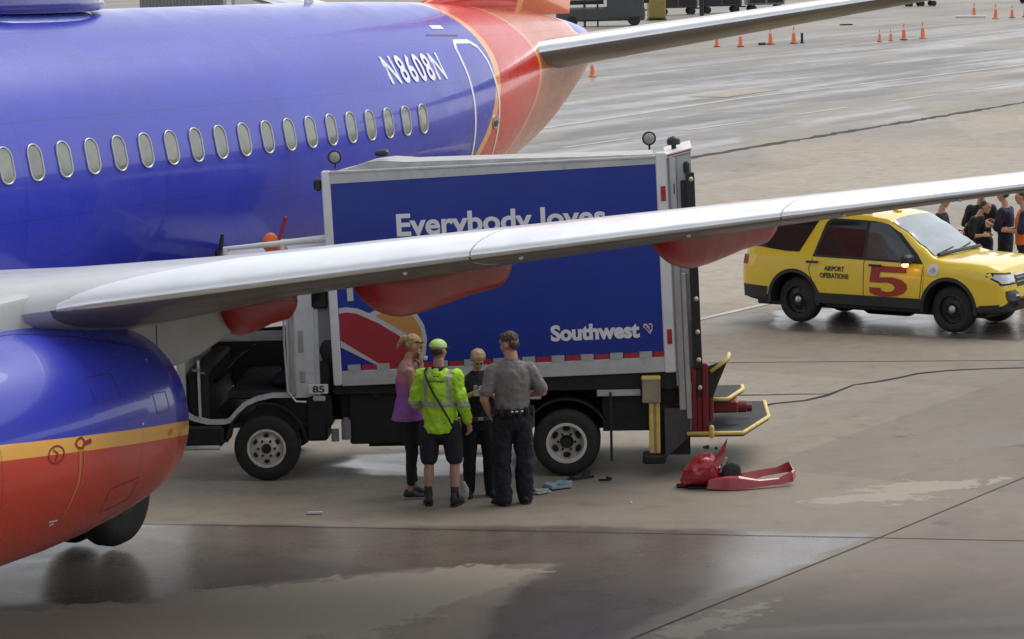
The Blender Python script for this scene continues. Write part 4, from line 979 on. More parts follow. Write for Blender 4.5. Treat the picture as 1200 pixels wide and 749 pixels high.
# wheels
for x in (0, 2.865):
    for y, f in ((.14,-1),(1.58,1)):
        t = MB(); R_, h = .375, .125
        t.lathe([(-h*.9,R_*.6),(-h,R_*.7),(-h*.96,R_*.88),(-h*.75,R_*.97),(0,R_),(h*.75,R_*.97),(h*.96,R_*.88),(h,R_*.7),(h*.9,R_*.6)], (x,y,R_), (0,1,0), 48); w_ = t.build('wheel', MT['rubber'], SUV, smooth=True, angle=60)
        r = MB(); r.lathe([(h*.9,R_*.62),(h*.95,R_*.58),(h*.5,R_*.55),(h*.45,R_*.42),(h*.72,R_*.26),(h*.6,R_*.2),(h*.6,.001)], (x,y,R_), (0,f,0), 36); rm = r.build('rim', pm('steel_rim_black', (.025,.025,.027), .4, .3) if 'steel_rim_black' not in bpy.data.materials else bpy.data.materials['steel_rim_black'], w_, smooth=True, angle=45)
        d = MB(); d.ell((x,y+f*h*.8,R_),(.065,.03,.065),18,8); d.build('hub_cap', MT['alu'], w_, smooth=True)
        d = MB()
        for k_ in range(5):
            a = 2*pi*k_/5+.3
            d.loft([[(x+R_*.44*cos(a)+.035*cos(b), yy, R_+R_*.44*sin(a)+.028*sin(b)) for b in [2*pi*j/10 for j in range(10)]] for yy in (y+f*h*.40, y+f*h*.58)])
        tag(d.build('rim_holes', MT['dark'], w_), kind='stuff')
m = MB()
for x in (0, 2.865): m.cone((x,.3,.375),(x,1.4,.375),.05,.05,10)
m.box((-.9,.2,.24),(3.4,1.5,.36),.02); m.cone((.9,.9,.25),(1.6,.9,.25),.16,.16,14,True,True); m.box((.55,.0,.28),(2.3,.12,.40),.02); m.build('underbody', MT['dark'], SUV)
# arch trim
for x in (0, 2.865):
    m = MB(); A = [radians(-8+196*i/20) for i in range(21)]; R = []
    for a in A:
        px, pz = x+.442*cos(a), .39+.442*sin(a); qx, qz = x+.50*cos(a), .39+.50*sin(a); qx = min(max(qx,-1.1),3.7)
        y0 = cy(px, max(pz,.36))-.008; y1 = cy(qx, max(qz,.36))-.006
        R.append([(px,y0+.06,pz),(px,y0,pz),(qx,y1,qz),(qx,y1+.03,qz)])
    m.loft(R, cap=False, closed=False); m.build('arch_trim', MT['trim'], SUV, smooth=True, angle=50)
# cladding along sill + front corner pieces
cpatch([(.42,.37),(2.38,.37),(2.38,.53),(.42,.53)], MT['trim'], 'sill_cladding', .012)
cpatch([(-.98,.40),(-.53,.40),(-.49,.58),(-1.0,.60)], MT['trim'], 'rear_bumper_trim', .012)
cpatch([(3.36,.38),(3.70,.42),(3.74,.50),(3.40,.47)], MT['trim'], 'front_bumper_trim', .012)
# front face: lay parts on a simple front surface x = fx(y,z)
def fx(y, z):
    best = None; a = abs(y-YC); x = 3.9
    while x > 2.6:
        w_, zb, zt, wt, z0 = cpar(x)
        if z <= zt and z >= z0:
            h = csec(x)
            for i in range(len(h)-1):
                if min(h[i][1],h[i+1][1]) <= z <= max(h[i][1],h[i+1][1]) and i >= 2:
                    t = (z-h[i][1])/(h[i+1][1]-h[i][1]+1e-9); wv = h[i][0]*(1-t)+h[i+1][0]*t
                    if wv >= a: return x
        x -= .01
    return 2.7
def fpatch(poly, mat, name, off=.015, n=6):
    import bmesh
    b = bmesh.new(); vs = [b.verts.new((0, y, z)) for y, z in poly]; b.faces.new(vs)
    y0 = min(p[0] for p in poly); y1 = max(p[0] for p in poly); z0 = min(p[1] for p in poly); z1 = max(p[1] for p in poly); k_ = 1
    while y0+k_*.05 < y1: bmesh.ops.bisect_plane(b, geom=b.verts[:]+b.edges[:]+b.faces[:], plane_co=(0,y0+k_*.05,0), plane_no=(0,1,0)); k_ += 1
    k_ = 1
    while z0+k_*.05 < z1: bmesh.ops.bisect_plane(b, geom=b.verts[:]+b.edges[:]+b.faces[:], plane_co=(0,0,z0+k_*.05), plane_no=(0,0,1)); k_ += 1
    for v in b.verts: v.co.x = fx(v.co.y, v.co.z)+off
    bmesh.ops.recalc_face_normals(b, faces=b.faces)
    me = bpy.data.meshes.new(name); b.to_mesh(me); b.free(); me.materials.append(mat); me.shade_smooth()
    o = bpy.data.objects.new(name, me); COL.objects.link(o); o.parent = SUV; return o
k = pm('headlight_glass', (.55,.57,.57), .1, coat=.5, var=.2, scale=14)
for s_ in (-1, 1):
    Y = lambda v: YC+s_*v
    fpatch([(Y(.50),.93),(Y(.88),.96),(Y(.905),.90),(Y(.86),.82),(Y(.50),.81)], k, 'headlight', .032)
    fpatch([(Y(.46),.96),(Y(.90),.985),(Y(.93),.92),(Y(.86),.79),(Y(.46),.78)], MT['trim'], 'headlight_housing', .011)
    fpatch([(Y(.48),.70),(Y(.80),.70),(Y(.78),.56),(Y(.54),.54)], MT['trim'], 'fog_light_recess', .014)
    fpatch([(Y(.50),.65),(Y(.66),.65),(Y(.66),.62),(Y(.50),.61)], k, 'fog_light', .022)
fpatch([(YC-.44,.95),(YC+.44,.95),(YC+.40,.74),(YC-.40,.74)], MT['trim'], 'grille', .014)
for z in (.92,.87,.81): fpatch([(YC-.42,z+.014),(YC+.42,z+.014),(YC+.42,z-.010),(YC-.42,z-.010)], MT['alu'], 'grille_bar', .024)
fpatch([(YC-.6,.52),(YC+.6,.52),(YC+.55,.42),(YC-.55,.42)], MT['trim'], 'lower_intake', .02)
# lettering on the side
def side_text(body, x0, x1, z0, z1, mat, bold=.02, name='lettering', **kw):
    P, fs, asp = text_geo(body, bold, 0, **kw); m = MB(); m.add([(x0+(x1-x0)*u, cy(x0+(x1-x0)*u, z0+(z1-z0)*v)-.008, z0+(z1-z0)*v) for u, v in P], fs); return m.build(name, mat, SUV)
m_dtxt = pm('dark_brown_vinyl', (.035,.03,.02), .45)
side_text('AIRPORT', .60, .98, .885, .965, m_dtxt, .035); side_text('OPERATIONS', .52, 1.06, .77, .855, m_dtxt, .035)
five = [(0,.44),(.06,1),(1,1),(1,.80),(.30,.80),(.27,.62),(.62,.64),(.86,.58),(1.0,.44),(1.02,.28),(.92,.12),(.72,.02),(.40,-.02),(.12,.02),(0,.10),(0,.27),(.30,.27),(.34,.17),(.48,.14),(.62,.18),(.70,.30),(.62,.42),(.46,.46),(.32,.44)]
cpatch([(1.45+.68*a, .54+.47*b) for a, b in reversed(five)], pm('number_red', (.36,.035,.02), .4), 'number_five', .01, False)
cpatch([(2.60+.10*cos(a), .985+.095*sin(a)) for a in [2*pi*k_/20 for k_ in range(20)]], pm('seal_white', (.7,.72,.7), .4), 'round_seal', .009, False)
cpatch([(2.60+.055*cos(a), .985+.05*sin(a)) for a in [2*pi*k_/16 for k_ in range(16)]], pm('seal_print', (.45,.5,.5), .4, var=.5, scale=40), 'seal_print', .012, False)
cpatch([(-1.01,.92),(-.90,.92),(-.88,1.08),(-.97,1.08)], MT['red'], 'tail_light', .01)
m = MB(); m.box((-.3,YC-.62,1.765),(1.3,YC-.58,1.80),.01); m.box((-.3,YC+.58,1.765),(1.3,YC+.62,1.80),.01); m.build('roof_rail', MT['suvyel'], SUV)
m = MB(); m.box((1.38,YC-.08,1.77),(1.5,YC+.08,1.80),.02); m.build('roof_antenna', MT['suvyel'], SUV)

# ================================================================== PEOPLE  (local: x forward, y to the person's left, z up, feet at 0)
MT['skin'] = pm('skin', (.50,.27,.19), .55, var=.05, scale=9)
def cloth(name, col, var=.12, rough=.8): return pm(name, col, rough, var=var, scale=7, bump=.35, bscale=22)
def fin(mb, name, mats, parent, vox=.009, smooth_it=3, wrinkle=0.0, wscale=.12):
    o = mb.build(name, mats, parent, smooth=True)
    r = o.modifiers.new('r', 'REMESH'); r.mode = 'VOXEL'; r.voxel_size = vox; r.use_smooth_shade = True
    s_ = o.modifiers.new('s', 'SMOOTH'); s_.iterations = smooth_it; s_.factor = .5
    if wrinkle:
        t = bpy.data.textures.get('folds%g' % wscale) or bpy.data.textures.new('folds%g' % wscale, 'CLOUDS'); t.noise_scale = wscale; t.noise_depth = 3
        d = o.modifiers.new('d', 'DISPLACE'); d.texture = t; d.strength = wrinkle; d.mid_level = .5; d.texture_coords = 'LOCAL'
    apply_mods(o); o.data.shade_smooth(); return o
V = Vector
def hand(m, wr, d, pn, thumb_side, curl=.5, s=1.0, spread=.0):
    """palm + four jointed fingers + thumb. d: pointing direction, pn: palm normal, thumb_side: direction the thumb leaves."""
    d = V(d).normalized(); pn = V(pn); pn = (pn-d*pn.dot(d)).normalized(); t = V(thumb_side); t = (t-d*t.dot(d)-pn*t.dot(pn)).normalized()
    wr = V(wr); L = .085*s
    for k, u in enumerate((-.030,-.010,.010,.030)):
        u *= s; base = wr + d*L + t*u; m.cone(wr+d*.01*s+t*u*.6, base, .014*s, .0115*s, 8, True, True)
        ln = (.060,.072,.078,.070)[k]*s; dd_ = d.copy(); p = base; rr = .0095*s
        for j in range(3):
            a = curl*(.55+.35*j+.06*k); dd_ = (d*cos(a)+pn*sin(a)) if j == 0 else (dd_*cos(curl*.7)+(pn*dd_.dot(d)-d*dd_.dot(pn))*sin(curl*.7)).normalized()
            q_ = p+dd_*ln*(.45,.32,.25)[j]; m.cone(p, q_, rr, rr*.9, 8, True, True); p = q_; rr *= .9
    b = wr+d*.025*s+t*.028*s; td = (t*.75+d*.75+pn*.35).normalized(); q_ = b+td*.038*s; m.cone(b, q_, .0125*s, .011*s, 8, True, True)
    td2 = (td*.8+d*.4+pn*.3*curl).normalized(); m.cone(q_, q_+td2*.032*s, .011*s, .009*s, 8, True, True)
def head(m, c, yaw, pitch, s=1.0):
    """skull, jaw, nose, brow, ears, lips; c = head centre; yaw about z, pitch positive looks down"""
    R = Matrix.Rotation(yaw, 3, 'Z') @ Matrix.Rotation(pitch, 3, 'Y'); c = V(c)
    def E(p, r, n=14, mm=10): m.ell(c+R@(V(p)*s), [q*s for q in r], n, mm, R)
    E((-.012,0,.025),(.098,.078,.095)); E((.025,0,-.035),(.068,.060,.075)); E((.055,0,-.085),(.030,.034,.028))
    E((.094,0,-.022),(.016,.012,.020)); E((.090,0,.012),(.012,.010,.026)); E((.078,0,.038),(.018,.052,.012))
    E((.082,0,-.062),(.012,.024,.009))
    for s_ in (-1,1): E((-.005,.080*s_,-.010),(.020,.010,.032)); E((.06,.036*s_,-.022),(.026,.022,.026))
    return R
def face_bits(parent, c, R, s, hair):
    c = V(c)
    for s_ in (-1,1):
        e = MB(); e.ell(c+R@(V((.083,.031*s_,.006))*s),(.010*s,.013*s,.008*s),10,6,R); e.build('eye', MT['eye'], parent, smooth=True)
        e = MB(); e.path([c+R@(V((.092,.016*s_,.030))*s), c+R@(V((.092,.032*s_,.036))*s), c+R@(V((.080,.050*s_,.030))*s)], .004*s, 6); e.build('eyebrow', hair, parent, smooth=True)
MT['eye'] = pm('eye', (.08,.06,.05), .2)
def limb(m, a, b, ra, rb, n=14): m.cone(a, b, ra, rb, n, True, True)
def shoe(parent, heel, d, mat, s=1.0, high=.0, name='shoe', sole=None):
    d = V(d).normalized(); t = V((-d.y, d.x, 0)); h = V(heel); m = MB(); R = []
    M3 = Matrix((d, t, V((0,0,1)))).transposed()
    prof = [(-.075,.022,.03,.07),(-.06,.036,.018,.10+high),(-.02,.040,.012,.115+high),(.03,.040,.012,.11+high*.5),(.075,.043,.012,.075),(.12,.048,.012,.058),(.165,.046,.014,.05),(.195,.030,.02,.04)]
    for x, w_, z0, z1 in prof:
        R.append([tuple(h+M3@(V((x, w_*cos(a)*(1 if sin(a) < .2 else .88), (z0+z1)/2+(z1-z0)/2*max(sin(a), -.8)))*s)) for a in [2*pi*k/16 for k in range(16)]])
    m.loft(R); o = m.build(name, mat, parent, smooth=True); recalc(o)
    m = MB(); m.loft([[tuple(h+M3@(V((x, w_*1.04*sy_, zz))*s)) for x, w_, sy_ in [(-.078,.02,1),(-.05,.037,1),(.03,.042,1),(.12,.05,1),(.18,.044,1),(.202,.02,1),(.202,.02,-1),(.18,.044,-1),(.12,.05,-1),(.03,.042,-1),(-.05,.037,-1),(-.078,.02,-1)]] for zz in (.002,.024)])
    q_ = m.build('sole', sole or MT['rubber'], o); recalc(q_); return o
def torso(m, L): m.rings(L, 22)
# leg chain helper
def leg(m, hip, knee, ankle, rh, rk, ra, calf=None):
    limb(m, hip, knee, rh, rk)
    if calf:
        c = V(knee).lerp(V(ankle), .32) + V((-.012,0,0)); limb(m, knee, c, rk*.95, calf); limb(m, c, ankle, calf, ra)
    else: limb(m, knee, ankle, rk, ra)

# --- 1. man in lime high-visibility jacket, back to the camera
def man_hiviz():
    P = empty('person', (-.815,30.36,0), radians(80), 'person seen from behind in a lime high-visibility jacket, lime cap and dark shorts', 'person', 'people talking beside the truck'); P.scale = (1.02,1.02,1.03)
    sk = MT['skin']; m = MB()
    torso(m, [(0,0,.86,.10,.14),(0,0,.95,.11,.155),(0,0,1.1,.10,.145),(.0,0,1.28,.115,.17),(0,0,1.40,.10,.175),(0,0,1.47,.06,.09),(.01,0,1.50,.055,.06),(.02,0,1.58,.052,.055)])
    LSh, LEl, LWr = (0,.19,1.40),(-.02,.27,1.12),(.20,.22,1.05)
    RSh, REl, RWr = (0,-.19,1.40),(-.06,-.27,1.10),(.06,-.30,.86)
    limb(m,LSh,LEl,.05,.042); limb(m,LEl,LWr,.042,.028); hand(m,LWr,(.9,-.3,.1),(0,-1,0),(0,0,1),.6)
    limb(m,RSh,REl,.05,.042); limb(m,REl,RWr,.042,.028); hand(m,RWr,(.35,-.1,-1),(.5,.9,0),(1,0,-.2),.9)
    LH, LK, LA = (0,.10,.86),(.02,.135,.47),(-.02,.145,.09); RH, RK, RA = (0,-.10,.86),(.05,-.14,.47),(-.05,-.15,.09)
    leg(m,LH,LK,LA,.085,.055,.036,.057); leg(m,RH,RK,RA,.085,.055,.036,.057)
    hc = (.035,0,1.665); R = head(m,hc,radians(-28),radians(6))
    b = fin(m,'body',sk,P,.0075)
    lime = NT('lime_jacket'); x,y,z = lime.xyz(); c = (.50,.86,.045)
    g = lime.m_('MULTIPLY', lime.m_('GREATER_THAN', z, 1.075), lime.m_('LESS_THAN', z, 1.135))
    # vertical braces on the back, skip sleeves
    v1 = lime.m_('MULTIPLY', lime.m_('LESS_THAN', lime.m_('ABSOLUTE', lime.m_('SUBTRACT', lime.m_('ABSOLUTE', y), .125)), .024), lime.m_('GREATER_THAN', z, 1.1))
    g = lime.m_('MAXIMUM', g, v1)
    nz = lime.lin(lime.noise(6,4),.3,.7,.8,1.12); mul = lime.n('ShaderNodeVectorMath', operation='SCALE'); lime.inp(mul.inputs[0], lime.mix(g, c, (.42,.45,.36))); lime.link(nz, mul.inputs[3])
    lime.set(Base_Color=mul.outputs[0], Roughness=.75); lime.bump(lime.noise(18,4),.4,.01)
    m = MB(); torso(m, [(0,0,.80,.145,.185),(0,0,.86,.15,.19),(0,0,1.0,.145,.185),(0,0,1.15,.14,.19),(0,0,1.3,.145,.205),(0,0,1.40,.12,.20),(0,0,1.455,.085,.14),(0,0,1.485,.07,.085)])
    limb(m,(0,.175,1.395),LEl,.085,.066); limb(m,LEl,V(LEl).lerp(V(LWr),.85),.066,.05); limb(m,(0,-.175,1.395),REl,.085,.066); limb(m,REl,V(REl).lerp(V(RWr),.80),.066,.05)
    j = fin(m,'jacket',lime.m,P,.010,2,.055,.09)
    m = MB(); m.rings([(0,0,1.455,.082,.088),(0,0,1.50,.072,.074)]); m.build('collar', MT['collar'], P, smooth=True)
    # jacket back print (dark word) laid on the back
    Pt, fs, asp = text_geo('Southwest', .03); tm = MB(); tm.add([(-.158-.0*u, .09-.18*u, 1.345+.034*v_) for u, v_ in Pt], fs); tm.build('back_print', MT['dgrey'], j)
    tm = MB(); tm.box((-.142,-.03,1.405),(-.136,.03,1.415)); tm.build('neck_print', MT['dgrey'], j)
    m = MB(); m.path([(.02,.13,1.475),(-.10,.135,1.46),(-.165,.09,1.36),(-.175,.02,1.22),(-.17,-.06,1.08),(-.165,-.13,.96),(-.14,-.17,.86),(-.02,-.205,.84)], .011, 6); m.build('shoulder_strap', MT['black'], P, smooth=True)
    m = MB(); torso(m, [(0,0,.74,.10,.10),(0,0,.82,.135,.175),(0,0,.92,.13,.17)])
    for h_, k_, s_ in ((LH,LK,1),(RH,RK,-1)): limb(m,V(h_)+V((0,.01*s_,-.02)),V(k_)+V((0,0,.045)),.115,.10)
    fin(m,'shorts',cloth('navy_shorts',(.018,.021,.033)),P,.011,3,.03,.12)
    for a, d_ in ((LA,(1,.25,0)),(RA,(1,-.15,0))): shoe(P,(a[0]-.0,a[1],0),d_,MT['black'],1.02,.05); sc_ = MB(); sc_.cone((a[0],a[1],.10),(a[0],a[1],.21),.047,.045,14); sc_.build('sock', MT['sock'], P, smooth=True)
    # cap: lime dome with white panels, dark rim and visor pointing right
    cm = NT('lime_cap'); X = cm.xyz(); cc = cm.mix(cm.ramp(cm.noise(9,2), .5,.56), (.38,.75,.06), (.50,.72,.25)); cm.set(Base_Color=cc, Roughness=.8)
    Rr = Matrix.Rotation(radians(-28),3,'Z')@Matrix.Rotation(radians(6),3,'Y'); hcv = V(hc)
    m = MB(); rs = []
    for i in range(9):
        t = pi/2*i/8.2; rs.append([tuple(hcv+Rr@V((-.012+.108*cos(t)*cos(a), .090*cos(t)*sin(a), .035+.085*sin(t)))) for a in [2*pi*k/24 for k in range(24)]])
    m.loft(rs); cp = m.build('cap', cm.m, P, smooth=True, angle=60); recalc(cp)
    m = MB(); rs = []
    for zz in (.028,.035):
        rs.append([tuple(hcv+Rr@V((.07+.085*max(0,cos(a))**.6 if cos(a) > 0 else .07, .07*sin(a), zz-.02*max(0,cos(a))))) for a in [2*pi*k/24 for k in range(24)]])
    m.loft(rs); q_ = m.build('visor', MT['dgrey'], cp, smooth=True, angle=40); recalc(q_)
    m = MB(); rs = [[tuple(hcv+Rr@V((-.012+.099*cos(a), .081*sin(a), z))) for a in [2*pi*k/24 for k in range(24)]] for z in (-.03,.036)]
    m.loft(rs, cap=False); m.build('hair', MT['hair_br'], P, smooth=True) if False else None
    m = MB(); m.ell(hcv+Rr@V((-.035,0,-.005)),(.075,.079,.055),16,10,Rr); m.build('hair', MT['hair_dk'], P, smooth=True)
    # things held / hanging
    t = empty('handheld_radio', (-.62,30.44,.80), radians(80), 'small tan handheld radio in the lime-jacketed person\'s right hand', 'radio')
    m = MB(); m.box((-.02,-.03,.0),(.03,.03,.16),.01); m.build('case', pm('radio_tan',(.36,.22,.13),.5), t); m = MB(); m.cone((.0,.02,.155),(.0,.02,.24),.008,.005,8); m.build('antenna', MT['black'], t)
    return P
MT['collar'] = cloth('dark_collar',(.03,.035,.05)); MT['sock'] = cloth('dark_sock',(.03,.03,.033))
MT['hair_br'] = pm('brown_hair',(.075,.05,.033),.6,var=.3,scale=30,bump=.6,bscale=80); MT['hair_dk'] = pm('dark_hair',(.05,.035,.025),.6,var=.3,scale=30); MT['hair_bl'] = pm('blonde_hair',(.42,.28,.12),.55,var=.35,scale=30,bump=.6,bscale=90)
man_hiviz()
# --- 2. officer in grey shirt, back to the camera, hand on hip
def officer():
    P = empty('person', (-.02,30.30,0), radians(97), 'tall person seen from behind in grey short-sleeved shirt and dark navy trousers', 'person', 'people talking beside the truck'); P.scale = (1.05,1.05,1.075)
    m = MB(); torso(m, [(0,0,.86,.10,.14),(0,0,.95,.11,.15),(0,0,1.1,.10,.145),(.0,0,1.28,.12,.18),(0,0,1.40,.10,.19),(0,0,1.47,.06,.09),(.0,0,1.50,.066,.072),(.02,0,1.58,.060,.064)])
    LSh, LEl, LWr = (0,.205,1.40),(-.05,.30,1.10),(.02,.195,.93+.02)
    RSh, REl, RWr = (0,-.205,1.40),(-.01,-.32,1.15),(.17,-.20,1.10)
    LWr = (.03,.235,.94)
    limb(m,LSh,LEl,.055,.045); limb(m,LEl,LWr,.045,.031); hand(m,LWr,(.2,-.35,-.9),(0,-1,0),(1,0,0),.7)
    limb(m,RSh,REl,.055,.045); limb(m,REl,RWr,.045,.031); hand(m,RWr,(.5,.8,.1),(-.3,.2,-1),(.2,0,1),.6)
    LH, LK, LA = (0,.10,.88),(.02,.12,.48),(-.03,.115,.09); RH, RK, RA = (0,-.10,.88),(.03,-.115,.48),(.03,-.12,.09)
    leg(m,LH,LK,LA,.08,.05,.035); leg(m,RH,RK,RA,.08,.05,.035)
    hc = (.045,.015,1.65); hy, hp = radians(52), radians(14); R = head(m,hc,hy,hp,1.05)
    b = fin(m,'body',MT['skin'],P,.0075); face_bits(P,hc,R,1,MT['hair_br'])
    gs_ = cloth('grey_uniform_shirt',(.215,.195,.185),.08)
    m = MB(); torso(m, [(0,0,.945,.125,.165),(0,0,1.0,.14,.18),(0,0,1.12,.14,.185),(0,0,1.28,.14,.205),(0,0,1.38,.12,.215),(0,0,1.44,.095,.17),(0,0,1.49,.07,.085)])
    limb(m,(0,.19,1.39),V(LSh).lerp(V(LEl),.72),.072,.074); limb(m,(0,-.19,1.39),V(RSh).lerp(V(REl),.85),.072,.072)
    sh = fin(m,'shirt',gs_,P,.010,3,.034,.10)
    m = MB(); m.rings([(0,0,1.475,.075,.08),(.0,0,1.515,.066,.068)]); m.build('collar', gs_, P, smooth=True)
    m = MB(); torso(m, [(0,0,.78,.11,.12),(0,0,.86,.135,.175),(0,0,.95,.125,.165),(0,0,.985,.122,.162)])
    nv = cloth('navy_trousers',(.012,.014,.024))
    for h_, k_, a_ in ((LH,LK,LA),(RH,RK,RA)): limb(m,V(h_)+V((0,0,-.03)),k_,.115,.096); limb(m,k_,V(a_)+V((0,0,-.02)),.096,.086)
    fin(m,'trousers',nv,P,.010,2,.05,.10)
    m = MB(); m.rings([(0,0,.955,.15,.185),(0,0,1.0,.15,.185)],28); bl = m.build('belt', MT['black'], P, smooth=True, angle=40)
    for a, w_ in ((165,.03),(195,.03),(140,.04),(225,.04),(260,.05),(105,.05)):
        c_ = (.155*cos(radians(a)), .19*sin(radians(a))); m = MB(); m.box((c_[0]-.025,c_[1]-w_/1.4,.93),(c_[0]+.02,c_[1]+w_/1.4,1.02),.012); m.build('pouch', MT['black'], bl)
    for a in (172,186,204): 
        c_ = (.185*cos(radians(a)), .19*sin(radians(a))); m = MB(); m.ell((c_[0],c_[1],.985),(.012,.018,.012),10,6); m.build('buckle', MT['alu'], bl, smooth=True)
    m = MB(); m.box((.0,-.235,.78),(.09,-.19,1.0),.02); m.build('holster', MT['black'], bl)
    for a, d_ in ((LA,(1,.4,0)),(RA,(1,-.1,0))): shoe(P,(a[0],a[1],0),d_,MT['black'],1.08)
    hcv = V(hc); Rr = R
    m = MB(); m.ell(hcv+Rr@V((-.018,0,.046)),(.100,.088,.082),18,12,Rr); m.ell(hcv+Rr@V((-.055,0,-.01)),(.055,.074,.06),16,10,Rr); m.ell(hcv+Rr@V((.03,0,.085)),(.06,.062,.035),14,8,Rr)
    fin(m,'hair',MT['hair_br'],P,.006,1,.022,.025)
    return P
officer()
# --- 3. fair-haired woman in dark uniform facing the camera, head bowed, reading a slip of paper
def uniform_woman():
    P = empty('person', (-.40,30.78,0), radians(-80), 'fair-haired person in dark uniform facing the camera with head bowed', 'person', 'people talking beside the truck'); P.scale = (.98,.98,.975)
    m = MB(); torso(m, [(0,0,.84,.10,.145),(0,0,.93,.11,.155),(0,0,1.08,.09,.13),(.0,0,1.25,.105,.15),(0,0,1.36,.09,.16),(0,0,1.43,.055,.08),(.01,0,1.47,.048,.052),(.035,0,1.54,.047,.05)])
    LSh, LEl, LWr = (0,.165,1.36),(.02,.235,1.12),(.23,.085,1.235); RSh, REl, RWr = (0,-.165,1.36),(.02,-.235,1.12),(.23,-.085,1.235)
    for S_0, E_, W_, s_ in ((LSh,LEl,LWr,1),(RSh,REl,RWr,-1)):
        limb(m,S_0,E_,.045,.038); limb(m,E_,W_,.038,.026); hand(m,W_,(.35,-.8*s_,.25),(-.6,-.2*s_,.7),(.3,-.2*s_,.9),.8,.95)
    LH, LK, LA = (0,.09,.86),(.02,.11,.47),(-.02,.12,.09); RH, RK, RA = (0,-.09,.86),(.0,-.11,.47),(-.06,-.12,.09)
    leg(m,LH,LK,LA,.08,.05,.035); leg(m,RH,RK,RA,.08,.05,.035)
    hc = (.085,0,1.60); R = head(m,hc,0,radians(38),.95); fin(m,'body',pm('fair_skin',(.56,.33,.25),.55,var=.05,scale=9),P,.0075); face_bits(P,hc,R,.95,MT['hair_bl'])
    dk = cloth('dark_uniform',(.012,.013,.018))
    m = MB(); torso(m, [(0,0,.90,.135,.175),(0,0,1.0,.125,.16),(0,0,1.12,.135,.165),(0,0,1.27,.15,.185),(0,0,1.36,.11,.18),(0,0,1.42,.08,.12),(.0,0,1.46,.06,.07)])
    for S_0, E_ in ((LSh,LEl),(RSh,REl)): limb(m,V(S_0)*.98,V(S_0).lerp(V(E_),.72),.072,.066)
    fin(m,'shirt',dk,P,.011,3,.025,.12)
    m = MB(); torso(m, [(0,0,.78,.11,.12),(0,0,.86,.13,.175),(0,0,.93,.125,.165)])
    for h_, k_, a_ in ((LH,LK,LA),(RH,RK,RA)): limb(m,V(h_)+V((0,0,-.03)),k_,.10,.078); limb(m,k_,V(a_)+V((0,0,-.01)),.078,.068)
    tr = fin(m,'trousers',dk,P,.011,3,.025,.12)
    m = MB(); m.path([(.02,.20,.88),(.04,.195,.47),(.01,.19,.10)], .007, 6); m.build('side_stripe', MT['heartsil'], tr, smooth=True)
    m = MB(); m.rings([(0,0,.90,.155,.19),(0,0,.945,.155,.19)],28); bl = m.build('belt', MT['dgrey'], P, smooth=True, angle=40)
    m = MB(); m.box((.15,-.03,.905),(.165,.03,.94),.004); m.build('buckle', MT['alu'], bl)
    for y0 in (.16,-.22): m = MB(); m.box((.0,y0,.82),(.09,y0+.05,.95),.015); m.build('pouch', MT['black'], bl)
    for a, d_ in ((LA,(1,.25,0)),(RA,(1,-.25,0))): shoe(P,(a[0],a[1],0),d_,MT['black'],.98)
    hcv = V(hc)
    m = MB(); m.ell(hcv+R@V((-.014,0,.040)),(.098,.085,.072),18,12,R); m.ell(hcv+R@V((-.04,0,-.01)),(.065,.080,.065),16,10,R)
    fin(m,'hair',MT['hair_bl'],P,.007,1,.01,.03)
    for y in (-.05,.05): m = MB(); m.box((.142,y-.02,1.27),(.152,y+.02,1.31),.004); m.build('badge', MT['alu'], P)
    t = empty('paper_slip', (-.40+.0,30.78-.26,1.205), radians(-80), 'small white slip of paper held at the chest of the fair-haired uniformed person', 'paper')
    m = MB(); m.loft([[(0,-.04,-.03),(0,.04,-.03),(.01,.042,.04),(.01,-.04,.045)],[(.004,-.04,-.03),(.004,.04,-.03),(.014,.042,.04),(.014,-.04,.045)]]); m.build('sheet', MT['paper'], t)
    return P
MT['paper'] = pm('white_paper',(.7,.7,.7),.7,var=.05)
uniform_woman()
